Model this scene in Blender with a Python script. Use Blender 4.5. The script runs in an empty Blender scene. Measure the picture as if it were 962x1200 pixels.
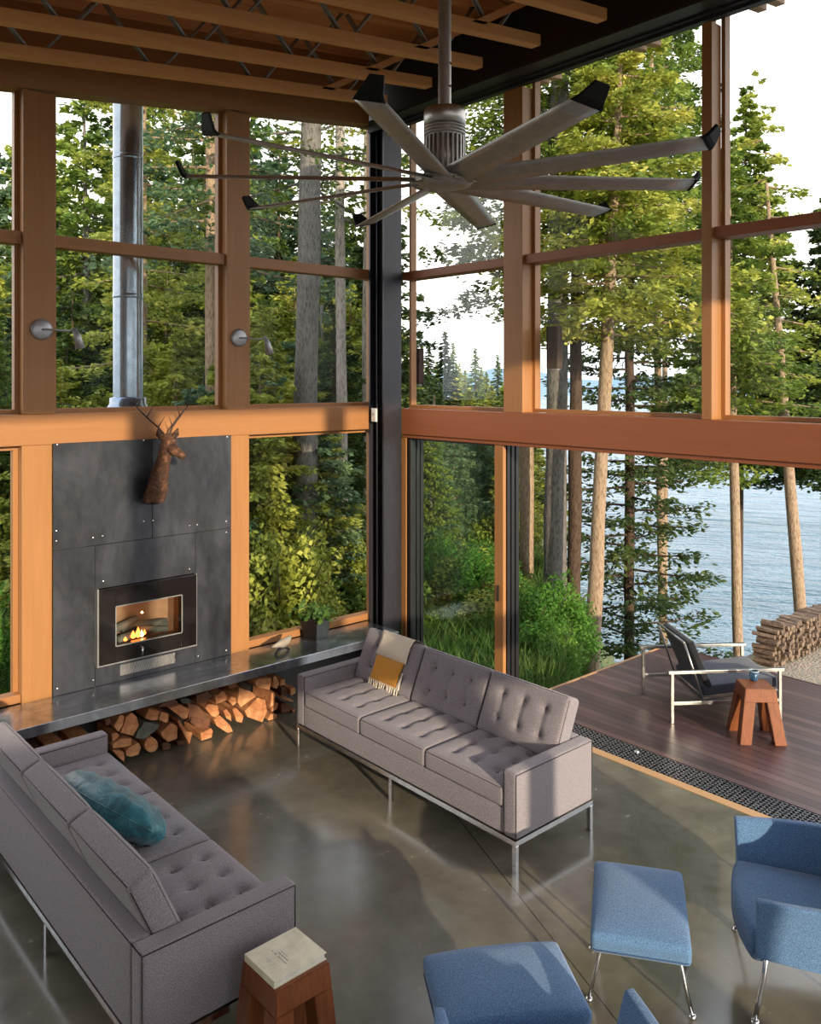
import bpy, bmesh, math, random
import numpy as np
from mathutils import Vector, Matrix, Euler
R_ = random.Random(7)
PI = math.pi
C = bpy.context.scene.collection

# ------------------------------------------------------------------ camera model (used to stand far things on their sight lines)
FPX, CX, CY, TH = 990.0, 481.0, 446.0, 0.847
CAM = Vector((-5.42, -6.5, 2.87))
FW = Vector((math.cos(TH), math.sin(TH), 0)); RT = Vector((math.sin(TH), -math.cos(TH), 0))
def ray(u, v): return FW + RT*((u-CX)/FPX) + Vector((0, 0, -(v-CY)/FPX))
def at(u, d):
    p = CAM + (FW + RT*((u-CX)/FPX))*d
    return p.x, p.y
def zat(v, d): return CAM.z - (v-CY)/FPX*d
def on_y(u, v, y):
    r = ray(u, v); t = (y-CAM.y)/r.y; return CAM + r*t

# ------------------------------------------------------------------ mesh builder
class MB:
    def __init__(s): s.bm = bmesh.new()
    def _add(s, verts, faces, M=None, smooth=False):
        vs = [s.bm.verts.new(M @ Vector(v) if M else v) for v in verts]
        for f in faces:
            try:
                fc = s.bm.faces.new([vs[i] for i in f]); fc.smooth = smooth
            except ValueError: pass
        return vs
    def box(s, c, d, rot=None, bev=0.0, M=None):
        hx, hy, hz = d[0]/2, d[1]/2, d[2]/2
        T = Matrix.Translation(c)
        if rot is not None: T = T @ Euler(rot).to_matrix().to_4x4()
        if M: T = M @ T
        v = [(-hx,-hy,-hz),(hx,-hy,-hz),(hx,hy,-hz),(-hx,hy,-hz),(-hx,-hy,hz),(hx,-hy,hz),(hx,hy,hz),(-hx,hy,hz)]
        f = [(0,3,2,1),(4,5,6,7),(0,1,5,4),(1,2,6,5),(2,3,7,6),(3,0,4,7)]
        vs = s._add(v, f, T)
        if bev > 0:
            es = list({e for w in vs for e in w.link_edges})
            bmesh.ops.bevel(s.bm, geom=es, offset=bev, segments=2, profile=0.5, affect='EDGES')
        return s
    def lim(s, x0, x1, y0, y1, z0, z1, bev=0.0):
        return s.box(((x0+x1)/2, (y0+y1)/2, (z0+z1)/2), (x1-x0, y1-y0, z1-z0), bev=bev)
    def hexa(s, bot, top, bev=0.0):
        vs = s._add(list(bot)+list(top), [(3,2,1,0),(4,5,6,7),(0,1,5,4),(1,2,6,5),(2,3,7,6),(3,0,4,7)])
        if bev > 0:
            es = list({e for w in vs for e in w.link_edges})
            bmesh.ops.bevel(s.bm, geom=es, offset=bev, segments=2, affect='EDGES')
        return s
    def tube(s, pts, r, n=8, cap=True):
        pts = [Vector(p) for p in pts]; rs = r if isinstance(r, (list, tuple)) else [r]*len(pts)
        rings = []; prev = None
        for i, p in enumerate(pts):
            if i == 0: t = pts[1]-p
            elif i == len(pts)-1: t = p-pts[i-1]
            else: t = (pts[i+1]-pts[i-1])
            t.normalize()
            if prev is None:
                a = Vector((0,0,1)) if abs(t.z) < .9 else Vector((1,0,0))
                u = t.cross(a).normalized()
            else:
                u = (prev - t*prev.dot(t)).normalized()
            prev = u; w = t.cross(u)
            rings.append([s.bm.verts.new(p + (u*math.cos(2*PI*k/n)+w*math.sin(2*PI*k/n))*rs[i]) for k in range(n)])
        for a, b in zip(rings, rings[1:]):
            for k in range(n):
                f = s.bm.faces.new((a[k], a[(k+1)%n], b[(k+1)%n], b[k])); f.smooth = True
        if cap:
            s.bm.faces.new(rings[0][::-1]); s.bm.faces.new(rings[-1])
        return s
    def lathe(s, prof, n=24, c=(0,0,0), M=None, smooth=True):
        T = Matrix.Translation(c)
        if M: T = T @ M
        rings = []
        for r, z in prof:
            if r < 1e-6: rings.append([s.bm.verts.new(T @ Vector((0,0,z)))])
            else: rings.append([s.bm.verts.new(T @ Vector((r*math.cos(2*PI*k/n), r*math.sin(2*PI*k/n), z))) for k in range(n)])
        for a, b in zip(rings, rings[1:]):
            for k in range(n):
                k2 = (k+1) % n
                if len(a) == 1 and len(b) == 1: continue
                if len(a) == 1: f = s.bm.faces.new((a[0], b[k2], b[k]))
                elif len(b) == 1: f = s.bm.faces.new((a[k], a[k2], b[0]))
                else: f = s.bm.faces.new((a[k], a[k2], b[k2], b[k]))
                f.smooth = smooth
        return s
    def prism(s, poly, vec, taper=1.0):
        vec = Vector(vec); n = len(poly); P = [Vector(p) for p in poly]
        c = sum(P, Vector())/n
        a = [s.bm.verts.new(p) for p in P]; b = [s.bm.verts.new(c+(p-c)*taper+vec) for p in P]
        s.bm.faces.new(a); s.bm.faces.new(b[::-1])
        for k in range(n): s.bm.faces.new((a[k], b[k], b[(k+1)%n], a[(k+1)%n]))
        return s
    def soft(s, c, d, r, seg=(8,8,4), disp=None, M=None):
        """rounded upholstered block; disp(p, unit) may move a point"""
        h = [x/2 for x in d]; r = min(r, min(h)*.98)
        T = Matrix.Translation(c)
        if M: T = M @ T
        vs = {}
        def par(n, hh):
            a = []
            for i in range(n+1):
                t = -1+2*i/n; a.append(t*(hh-r))
            e = [-hh, -hh+r*.3, -hh+r*.65] ; return e + a + [hh-r*.65, hh-r*.3, hh]
        ps = [par(seg[k], h[k]) for k in range(3)]
        def get(x, y, z):
            key = (round(x,5), round(y,5), round(z,5))
            if key in vs: return vs[key]
            q = [max(-(h[k]-r), min(h[k]-r, v)) for k, v in enumerate((x,y,z))]
            dd = Vector((x-q[0], y-q[1], z-q[2]))
            p = Vector(q) + (dd.normalized()*r if dd.length > 1e-9 else Vector())
            if disp: p = disp(p, (x/h[0], y/h[1], z/h[2]))
            vs[key] = s.bm.verts.new(T @ p); return vs[key]
        for ax in range(3):
            a, b = [k for k in range(3) if k != ax]
            for sg in (-1, 1):
                A, B = ps[a], ps[b]
                for i in range(len(A)-1):
                    for j in range(len(B)-1):
                        q = []
                        for (ii, jj) in ((i,j),(i+1,j),(i+1,j+1),(i,j+1)):
                            co = [0,0,0]; co[ax] = sg*h[ax]; co[a] = A[ii]; co[b] = B[jj]
                            q.append(get(*co))
                        if len(set(q)) < 3: continue
                        try:
                            f = s.bm.faces.new(q); f.smooth = True
                        except ValueError: pass
        return s
    def xf(s, M):
        bmesh.ops.transform(s.bm, matrix=M, verts=s.bm.verts); return s
    def build(s, name, mat, parent=None, loc=None):
        bmesh.ops.recalc_face_normals(s.bm, faces=s.bm.faces)
        me = bpy.data.meshes.new(name); s.bm.to_mesh(me); s.bm.free()
        if mat: me.materials.append(mat)
        o = bpy.data.objects.new(name, me); C.objects.link(o)
        if parent: o.parent = parent
        if loc is not None: o.location = loc
        return o

def tag(o, label=None, cat=None, group=None, kind=None):
    if label: o['label'] = label
    if cat: o['category'] = cat
    if group: o['group'] = group
    if kind: o['kind'] = kind
    return o
def empty(name, loc=(0,0,0), rz=0, label=None, cat=None, group=None, kind=None):
    o = bpy.data.objects.new(name, None); C.objects.link(o); o.empty_display_size = .1
    o.location = loc; o.rotation_euler = (0,0,rz)
    return tag(o, label, cat, group, kind)
def kids(o): return [c for c in bpy.data.objects if c.parent == o]
def copy_tree(o, parent=None):
    c = o.copy(); C.objects.link(c); c.parent = parent
    for k in kids(o): copy_tree(k, c)
    return c
def recenter(o):
    """put a top-level mesh's origin at its base"""
    me = o.data; co = np.empty(len(me.vertices)*3); me.vertices.foreach_get('co', co); co = co.reshape(-1,3)
    b = np.array([(co[:,0].min()+co[:,0].max())/2, (co[:,1].min()+co[:,1].max())/2, co[:,2].min()])
    me.vertices.foreach_set('co', (co-b).ravel()); me.update(); o.location = Vector(b)
    return o

# ------------------------------------------------------------------ materials
def new_mat(name):
    m = bpy.data.materials.new(name); m.use_nodes = True
    nt = m.node_tree; bs = nt.nodes['Principled BSDF']; return m, nt, bs
def L(nt, a, b): nt.links.new(a, b)
def coords(nt, scale=(1,1,1), rot=(0,0,0), gen='Object'):
    tc = nt.nodes.new('ShaderNodeTexCoord'); mp = nt.nodes.new('ShaderNodeMapping')
    mp.inputs['Scale'].default_value = scale; mp.inputs['Rotation'].default_value = rot
    L(nt, tc.outputs[gen], mp.inputs[0]); return mp.outputs[0]
def noise(nt, vec, sc, det=4, rough=.6, dist=0):
    n = nt.nodes.new('ShaderNodeTexNoise'); n.inputs['Scale'].default_value = sc; n.inputs['Detail'].default_value = det
    n.inputs['Roughness'].default_value = rough; n.inputs['Distortion'].default_value = dist
    if vec is not None: L(nt, vec, n.inputs['Vector'])
    return n.outputs['Fac']
def ramp(nt, fac, stops):
    r = nt.nodes.new('ShaderNodeValToRGB'); e = r.color_ramp.elements
    while len(e) < len(stops): e.new(.5)
    for el, (p, c) in zip(e, stops):
        el.position = p; el.color = (*c, 1)
    L(nt, fac, r.inputs[0]); return r.outputs[0]
def bump(nt, bs, h, st=.3, dist=.01):
    b = nt.nodes.new('ShaderNodeBump'); b.inputs['Strength'].default_value = st; b.inputs['Distance'].default_value = dist
    L(nt, h, b.inputs['Height']); L(nt, b.outputs[0], bs.inputs['Normal'])
def mixc(nt, fac, a, b, mode='MIX'):
    m = nt.nodes.new('ShaderNodeMix'); m.data_type = 'RGBA'; m.blend_type = mode
    if isinstance(fac, (int, float)): m.inputs[0].default_value = fac
    else: L(nt, fac, m.inputs[0])
    for k, x in ((6, a), (7, b)):
        if isinstance(x, tuple): m.inputs[k].default_value = (*x, 1)
        else: L(nt, x, m.inputs[k])
    return m.outputs[2]
def plain(name, col, rough=.5, metal=0, spec=.5):
    m, nt, bs = new_mat(name)
    bs.inputs['Base Color'].default_value = (*col, 1); bs.inputs['Roughness'].default_value = rough
    bs.inputs['Metallic'].default_value = metal; bs.inputs['Specular IOR Level'].default_value = spec
    v = coords(nt); n = noise(nt, v, 14, 3)
    L(nt, ramp(nt, n, [(.3, tuple(c*.86 for c in col)), (.7, tuple(min(1,c*1.12) for c in col))]), bs.inputs['Base Color'])
    return m
def wood(name, base, dark, axis='z', sc=1.0, rough=.42, contrast=.5, spec=.4):
    m, nt, bs = new_mat(name)
    s = {'x': (.6,14,14), 'y': (14,.6,14), 'z': (14,14,.6)}[axis]
    v = coords(nt, tuple(k*sc for k in s))
    n1 = noise(nt, v, 1.6, 6, .65, .8)
    v2 = coords(nt, tuple(k*sc*.35 for k in s)); n2 = noise(nt, v2, 1.0, 3)
    c1 = ramp(nt, n1, [(.3, dark), (.62, base), (.85, tuple(min(1, c*1.25) for c in base))])
    c2 = mixc(nt, n2, c1, tuple(c*.8 for c in base)); 
    m2 = mixc(nt, contrast, base, c2)
    L(nt, m2, bs.inputs['Base Color']); bs.inputs['Roughness'].default_value = rough
    bs.inputs['Specular IOR Level'].default_value = spec
    bump(nt, bs, n1, .12, .004)
    return m
def fabric(name, col, col2, sc=240, bumpst=.35):
    m, nt, bs = new_mat(name)
    v = coords(nt); n = noise(nt, v, sc, 2, .7); n2 = noise(nt, v, 60, 3)
    c = ramp(nt, n, [(.36, col2), (.50, tuple((a+b)/2 for a, b in zip(col, col2))), (.64, col)]); c = mixc(nt, n2, c, tuple(k*.85 for k in col)) if False else c
    L(nt, c, bs.inputs['Base Color']); bs.inputs['Roughness'].default_value = .92
    bs.inputs['Specular IOR Level'].default_value = .15
    bs.inputs['Sheen Weight'].default_value = .25; bs.inputs['Sheen Roughness'].default_value = .5
    bump(nt, bs, n, bumpst, .002)
    return m
M = {}
M['fir_x'] = wood('fir_x', (.42,.190,.070), (.27,.10,.034), 'x')
M['fir_y'] = wood('fir_y', (.35,.115,.048), (.22,.062,.024), 'y')
M['fir_z'] = wood('fir_z', (.43,.198,.070), (.26,.10,.032), 'z')
M['joist'] = wood('joist', (.88,.43,.17), (.55,.22,.075), 'x', rough=.75, spec=.2)
M['deckroof'] = wood('deckroof', (.85,.38,.15), (.50,.18,.06), 'x', sc=.8, rough=.8, contrast=.9, spec=.1)
M['tail'] = wood('tail', (.52,.30,.15), (.30,.15,.07), 'x', rough=.6)
M['trim'] = wood('trim', (.62,.36,.16), (.42,.20,.08), 'y')
M['stool'] = wood('stool', (.30,.095,.032), (.085,.022,.008), 'z', sc=2.2, rough=.33, contrast=1)
M['black'] = plain('black_steel', (.012,.011,.012), .45)
M['column'] = plain('column_steel', (.030,.028,.036), .42, .2)
M['blackbox'] = plain('pot_black', (.012,.010,.009), .3)
M['chrome'] = plain('chrome', (.75,.75,.76), .12, 1)
M['brushed'] = plain('brushed', (.40,.385,.365), .34, 1)
M['fanmetal'] = plain('fan_metal', (.46,.44,.42), .42, .6)
M['fantip'] = plain('fan_tip', (.006,.006,.007), .7, 0, .2)
M['rod'] = plain('rod_metal', (.34,.31,.28), .4, .7)
M['galv'] = plain('galvanised_flue', (.24,.28,.33), .22, 1)
M['zinc'] = plain('zinc_web', (.33,.33,.32), .45, .6)
M['screw'] = plain('screw_steel', (.8,.8,.8), .25, 1)
M['lamp'] = plain('lamp_grey', (.40,.40,.43), .35, .5)
M['white'] = plain('white_plastic', (.75,.75,.73), .5)
M['paper'] = plain('paper', (.84,.79,.60), .8)
M['pages'] = plain('pages', (.80,.77,.66), .85)
M['ink'] = plain('ink', (.30,.27,.24), .8)
M['sofa'] = fabric('sofa_fabric', (.34,.305,.33), (.16,.142,.156))
M['piping'] = fabric('sofa_piping', (.05,.045,.05), (.03,.028,.03))
M['button'] = fabric('sofa_button', (.17,.15,.16), (.12,.108,.115))
M['blue'] = fabric('blue_wool', (.15,.28,.47), (.055,.12,.245), 220)
M['bluepipe'] = fabric('blue_piping', (.05,.11,.22), (.04,.09,.18))
M['mustard'] = fabric('mustard_knit', (.78,.37,.055), (.60,.25,.03), 250, .6)
M['cream'] = fabric('cream_knit', (.90,.80,.66), (.78,.67,.52), 250, .6)
M['darksling'] = fabric('sling', (.055,.06,.08), (.035,.038,.05), 500)
M['slingback'] = fabric('sling_back', (.022,.022,.026), (.014,.014,.017), 500)
M['cup'] = plain('cup_glaze', (.03,.085,.17), .25)
M['cupin'] = plain('cup_inside', (.35,.42,.46), .4)
M['birdstone'] = plain('bird_stone', (.36,.30,.24), .6)
M['soil'] = plain('soil', (.03,.02,.015), .9)

def mk_pillow():
    m, nt, bs = new_mat('teal_velvet'); v = coords(nt)
    n = noise(nt, v, 9, 4, .6, 1.5)
    L(nt, ramp(nt, n, [(.3, (.012,.075,.10)), (.55, (.030,.175,.22)), (.8, (.11,.31,.36))]), bs.inputs['Base Color'])
    bs.inputs['Roughness'].default_value = .42; bs.inputs['Sheen Weight'].default_value = .2
    bump(nt, bs, n, .5, .02); return m
M['teal'] = mk_pillow()
def mk_floor():
    m, nt, bs = new_mat('polished_concrete'); v = coords(nt)
    n1 = noise(nt, v, .75, 6, .62, .6); n2 = noise(nt, v, 5, 5, .65, .3); n3 = noise(nt, v, 60, 2)
    c1 = ramp(nt, n1, [(.30, (.085,.081,.066)), (.5, (.155,.143,.108)), (.70, (.26,.235,.17))])
    c = mixc(nt, .35, c1, ramp(nt, n2, [(.3, (.095,.09,.074)), (.7, (.25,.225,.17))]))
    # saw-cut control joints
    sp = nt.nodes.new('ShaderNodeSeparateXYZ'); L(nt, v, sp.inputs[0])
    def line(out, pos, w=.004):
        a = nt.nodes.new('ShaderNodeMath'); a.operation = 'SUBTRACT'; L(nt, out, a.inputs[0]); a.inputs[1].default_value = pos
        b = nt.nodes.new('ShaderNodeMath'); b.operation = 'ABSOLUTE'; L(nt, a.outputs[0], b.inputs[0])
        l = nt.nodes.new('ShaderNodeMath'); l.operation = 'LESS_THAN'; L(nt, b.outputs[0], l.inputs[0]); l.inputs[1].default_value = w
        return l.outputs[0]
    dg = nt.nodes.new('ShaderNodeMath'); dg.operation = 'MULTIPLY_ADD'; L(nt, sp.outputs[1], dg.inputs[0]); dg.inputs[1].default_value = -.409; L(nt, sp.outputs[0], dg.inputs[2])
    ls = [line(dg.outputs[0], -.471, .003)]
    acc = ls[0]
    for q in ls[1:]:
        mx = nt.nodes.new('ShaderNodeMath'); mx.operation = 'MAXIMUM'; L(nt, acc, mx.inputs[0]); L(nt, q, mx.inputs[1]); acc = mx.outputs[0]
    c = mixc(nt, acc, c, (.03,.026,.02))
    L(nt, c, bs.inputs['Base Color'])
    L(nt, ramp(nt, n2, [(.3, (.14,)*3), (.75, (.30,)*3)]), bs.inputs['Roughness'])
    bs.inputs['Specular IOR Level'].default_value = .65
    bs.inputs['Coat Weight'].default_value = .25; bs.inputs['Coat Roughness'].default_value = .12
    bump(nt, bs, n3, .03, .002); return m
M['floor'] = mk_floor()
def mk_panel(name, base, rough):
    m, nt, bs = new_mat(name); v = coords(nt, (1,1,.5))
    n = noise(nt, v, 2.2, 6, .65, 1.2); n2 = noise(nt, v, 18, 4, .6)
    a = tuple(k*.55 for k in base); b = tuple(k*1.7 for k in base)
    c = ramp(nt, n, [(.3, a), (.52, base), (.70, b)])
    b = (b[0]*1.25, b[1]*1.05, b[2]*.85)
    L(nt, mixc(nt, .25, c, ramp(nt, n2, [(.35, a), (.7, b)])), bs.inputs['Base Color'])
    bs.inputs['Metallic'].default_value = .55
    L(nt, ramp(nt, n, [(.3, (rough*.8,)*3), (.7, (rough*1.4,)*3)]), bs.inputs['Roughness'])
    return m
M['panel'] = mk_panel('blackened_steel', (.050,.053,.064), .34)
M['bench'] = mk_panel('bench_steel', (.42,.46,.52), .20)
M['bench'].node_tree.nodes['Principled BSDF'].inputs['Metallic'].default_value = .95
def mk_deck():
    m, nt, bs = new_mat('ipe_deck'); v = coords(nt)
    sp = nt.nodes.new('ShaderNodeSeparateXYZ'); L(nt, v, sp.inputs[0])
    def fl(out, w):
        d = nt.nodes.new('ShaderNodeMath'); d.operation = 'DIVIDE'; L(nt, out, d.inputs[0]); d.inputs[1].default_value = w
        f = nt.nodes.new('ShaderNodeMath'); f.operation = 'FLOOR'; L(nt, d.outputs[0], f.inputs[0]); 
        g = nt.nodes.new('ShaderNodeMath'); g.operation = 'FRACT'; L(nt, d.outputs[0], g.inputs[0]); return f.outputs[0], g.outputs[0]
    bid, fr = fl(sp.outputs[0], .092)
    wn = nt.nodes.new('ShaderNodeTexWhiteNoise'); wn.noise_dimensions = '1D'; L(nt, bid, wn.inputs['W'])
    g = noise(nt, coords(nt, (30,1.2,30)), 1.5, 5, .65, .6)
    c = ramp(nt, wn.outputs['Value'], [(0, (.055,.026,.026)), (.5, (.11,.055,.050)), (1, (.22,.125,.105))])
    c = mixc(nt, g, c, (.07,.035,.032), 'MIX')
    gap = nt.nodes.new('ShaderNodeMath'); gap.operation = 'LESS_THAN'; L(nt, fr, gap.inputs[0]); gap.inputs[1].default_value = .085
    c = mixc(nt, gap.outputs[0], c, (.008,.006,.006))
    L(nt, c, bs.inputs['Base Color']); bs.inputs['Roughness'].default_value = .38
    bump(nt, bs, g, .15, .003); return m
M['deck'] = mk_deck()
def mk_grate():
    m, nt, bs = new_mat('grate_steel'); v = coords(nt, (55,40,1))
    ch = nt.nodes.new('ShaderNodeTexChecker'); ch.inputs['Scale'].default_value = 1.0; L(nt, v, ch.inputs[0])
    ch.inputs[1].default_value = (.20,.20,.21,1); ch.inputs[2].default_value = (.02,.02,.022,1)
    L(nt, ch.outputs[0], bs.inputs['Base Color']); bs.inputs['Metallic'].default_value = .5; bs.inputs['Roughness'].default_value = .4; return m
M['grate'] = mk_grate()
def mk_glass(name, tint=(1,1,1), refl=.06):
    m = bpy.data.materials.new(name); m.use_nodes = True; nt = m.node_tree; nt.nodes.clear()
    o = nt.nodes.new('ShaderNodeOutputMaterial'); t = nt.nodes.new('ShaderNodeBsdfTransparent'); g = nt.nodes.new('ShaderNodeBsdfGlossy')
    t.inputs[0].default_value = (*tint, 1); g.inputs['Roughness'].default_value = .0; g.inputs[0].default_value = (1,1,1,1)
    fr = nt.nodes.new('ShaderNodeFresnel'); fr.inputs[0].default_value = 1.45
    mu = nt.nodes.new('ShaderNodeMath'); mu.operation = 'MULTIPLY'; L(nt, fr.outputs[0], mu.inputs[0]); mu.inputs[1].default_value = refl
    mx = nt.nodes.new('ShaderNodeMixShader'); L(nt, mu.outputs[0], mx.inputs[0]); L(nt, t.outputs[0], mx.inputs[1]); L(nt, g.outputs[0], mx.inputs[2])
    L(nt, mx.outputs[0], o.inputs[0]); return m
M['glass'] = mk_glass('window_glass', (.985,.995,.99), .055)
M['glassg'] = mk_glass('sliding_glass', (.975,.99,.978), .03)
def mk_leaf(name, dark, mid, light, trans=.35):
    m = bpy.data.materials.new(name); m.use_nodes = True; nt = m.node_tree; bs = nt.nodes['Principled BSDF']
    v = coords(nt); n = noise(nt, v, 1.3, 3, .7); n2 = noise(nt, v, 26, 2)
    oi = nt.nodes.new('ShaderNodeObjectInfo')
    ad = nt.nodes.new('ShaderNodeMath'); ad.operation = 'MULTIPLY_ADD'; L(nt, oi.outputs['Random'], ad.inputs[0]); ad.inputs[1].default_value = .16; ad.inputs[2].default_value = -.08
    a2 = nt.nodes.new('ShaderNodeMath'); a2.operation = 'ADD'; L(nt, n, a2.inputs[0]); L(nt, ad.outputs[0], a2.inputs[1])
    c = mixc(nt, .4, ramp(nt, a2.outputs[0], [(.34, dark), (.52, mid), (.68, light)]), ramp(nt, n2, [(.35, dark), (.55, mid), (.7, light)]))
    L(nt, c, bs.inputs['Base Color']); bs.inputs['Roughness'].default_value = .6; bs.inputs['Specular IOR Level'].default_value = .25
    t = nt.nodes.new('ShaderNodeBsdfTranslucent'); L(nt, c, t.inputs[0])
    mx = nt.nodes.new('ShaderNodeMixShader'); mx.inputs[0].default_value = trans
    L(nt, bs.outputs[0], mx.inputs[1]); L(nt, t.outputs[0], mx.inputs[2])
    L(nt, mx.outputs[0], nt.nodes['Material Output'].inputs[0]); return m
M['needle'] = mk_leaf('needles', (.035,.070,.018), (.17,.25,.040), (.46,.50,.08))
M['needleb'] = mk_leaf('needles_blue', (.035,.075,.045), (.14,.23,.11), (.34,.44,.20))
M['needled'] = mk_leaf('needles_dark', (.020,.040,.014), (.065,.105,.030), (.19,.24,.055))
M['leafy'] = mk_leaf('leaves_yellow', (.10,.14,.022), (.40,.43,.065), (.80,.70,.18))
M['shrub'] = mk_leaf('leaves_fresh', (.03,.09,.012), (.10,.25,.03), (.28,.46,.07))
M['grass'] = mk_leaf('grass_blades', (.03,.07,.012), (.10,.19,.035), (.25,.33,.09))
M['potleaf'] = mk_leaf('pot_leaves', (.04,.10,.02), (.13,.24,.05), (.33,.42,.10))
def mk_bark(name, a, b, c, sc=16):
    m, nt, bs = new_mat(name); v = coords(nt, (sc,sc,sc*.3)); n = noise(nt, v, 1.6, 6, .7, 1.0)
    w = nt.nodes.new('ShaderNodeTexVoronoi'); w.inputs['Scale'].default_value = 2.2; L(nt, v, w.inputs[0])
    col = mixc(nt, .45, ramp(nt, n, [(.3, a), (.52, b), (.72, c)]), ramp(nt, w.outputs['Distance'], [(.1, a), (.55, c)]))
    L(nt, col, bs.inputs['Base Color']); bs.inputs['Roughness'].default_value = .9; bs.inputs['Specular IOR Level'].default_value = .15
    bump(nt, bs, n, .9, .04); return m
M['bark'] = mk_bark('bark_grey', (.055,.05,.045), (.15,.135,.12), (.27,.245,.21))
M['barkt'] = mk_bark('bark_tan', (.13,.08,.05), (.36,.25,.16), (.52,.38,.26))
M['barkd'] = mk_bark('bark_dark', (.030,.020,.015), (.085,.055,.038), (.15,.10,.07))
M['barkl'] = mk_bark('bark_pale', (.12,.10,.08), (.40,.34,.28), (.60,.53,.45))
def mk_log(name, a, b, c):
    m, nt, bs = new_mat(name); v = coords(nt); n = noise(nt, v, 22 if name == 'rusty_patchwork' else 9, 5, .65, 1.0); n2 = noise(nt, coords(nt, (60,60,60)), 1, 2)
    oi = nt.nodes.new('ShaderNodeObjectInfo')
    col = mixc(nt, .25, ramp(nt, n, [(.3, a), (.5, b), (.72, c)]), ramp(nt, oi.outputs['Random'], [(0, a), (.5, b), (1, c)]))
    L(nt, col, bs.inputs['Base Color']); bs.inputs['Roughness'].default_value = .8; bump(nt, bs, n2, .4, .004); return m
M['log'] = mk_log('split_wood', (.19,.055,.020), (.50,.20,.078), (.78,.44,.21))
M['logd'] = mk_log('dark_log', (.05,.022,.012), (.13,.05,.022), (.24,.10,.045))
M['logside'] = mk_log('bark_log', (.03,.035,.03), (.08,.085,.07), (.20,.20,.16))
M['twig'] = mk_log('weathered_cord', (.035,.024,.018), (.16,.105,.07), (.46,.34,.24))
def mk_ground():
    m, nt, bs = new_mat('forest_floor'); v = coords(nt); n = noise(nt, v, .5, 6, .7, .5); n2 = noise(nt, v, 7, 4, .7)
    c = mixc(nt, .5, ramp(nt, n, [(.35, (.035,.055,.015)), (.55, (.09,.12,.03)), (.72, (.16,.15,.06))]), ramp(nt, n2, [(.35, (.03,.045,.015)), (.7, (.17,.17,.06))]))
    L(nt, c, bs.inputs['Base Color']); bs.inputs['Roughness'].default_value = .95; bump(nt, bs, n2, .8, .08); return m
M['ground'] = mk_ground()
def mk_gravel():
    m, nt, bs = new_mat('dry_gravel'); v = coords(nt); n = noise(nt, v, 3, 5, .7); 
    w = nt.nodes.new('ShaderNodeTexVoronoi'); w.inputs['Scale'].default_value = 38; L(nt, v, w.inputs[0])
    c = mixc(nt, .5, ramp(nt, n, [(.3, (.22,.18,.12)), (.7, (.46,.38,.27))]), w.outputs['Color'], 'MULTIPLY')
    c = mixc(nt, .55, c, (.38,.31,.22))
    L(nt, c, bs.inputs['Base Color']); bs.inputs['Roughness'].default_value = .95; bump(nt, bs, w.outputs['Distance'], .7, .02); return m
M['gravel'] = mk_gravel()
def mk_water():
    m, nt, bs = new_mat('lake_water'); v = coords(nt, (1,1,1), (0,0,.5)); mp2 = nt.nodes.new('ShaderNodeMapping'); mp2.inputs['Scale'].default_value = (1.0,.28,1); L(nt, coords(nt, (1,1,1), (0,0,-.54)), mp2.inputs[0]); v2 = mp2.outputs[0]
    n = noise(nt, v2, .34, 5, .62, .4); n2 = noise(nt, v2, .07, 3, .6, .5); n3 = noise(nt, v, 2.6, 3)
    c = ramp(nt, n2, [(.35, (.085,.165,.195)), (.6, (.19,.285,.335))])
    L(nt, c, bs.inputs['Base Color']); bs.inputs['Roughness'].default_value = .18; bs.inputs['Specular IOR Level'].default_value = .5; bs.inputs['IOR'].default_value = 1.33
    ad = nt.nodes.new('ShaderNodeMath'); ad.operation = 'MULTIPLY_ADD'; L(nt, n3, ad.inputs[0]); ad.inputs[1].default_value = .10; L(nt, n, ad.inputs[2])
    bump(nt, bs, ad.outputs[0], 1.0, 5.0); return m
M['water'] = mk_water()
M['hill'] = plain('far_hill_hazed', (.20,.29,.34), .95, 0, .1)  # distance haze is mixed into this blue-grey base colour
def emis(name, col, st):
    m = bpy.data.materials.new(name); m.use_nodes = True; nt = m.node_tree; nt.nodes.clear()
    o = nt.nodes.new('ShaderNodeOutputMaterial'); e = nt.nodes.new('ShaderNodeEmission'); e.inputs[0].default_value = (*col,1); e.inputs[1].default_value = st
    L(nt, e.outputs[0], o.inputs[0]); return m
M['flame'] = emis('flame', (1.0,.20,.03), 5)
M['flamehot'] = emis('flame_hot', (1.0,.55,.2), 7)
M['firebrick'] = plain('firebrick', (.26,.15,.08), .85)
M['stoveglass'] = plain('stove_black_glass', (.010,.008,.008), .08, 0, .8)
M['rust'] = mk_log('rusty_patchwork', (.008,.006,.005), (.045,.020,.012), (.33,.15,.075))
M['antler'] = plain('antler_wire', (.045,.025,.018), .6)

# ================================================================== SETTING
def struct(name, mb, mat, parent=None):
    o = mb.build(name, mat, parent)
    if parent is None: o['kind'] = 'structure'
    return o
def sroot(name): return empty(name, kind='structure')

struct('floor', MB().lim(-9, -.05, -9.3, .0, -.12, 0), M['floor'])
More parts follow.
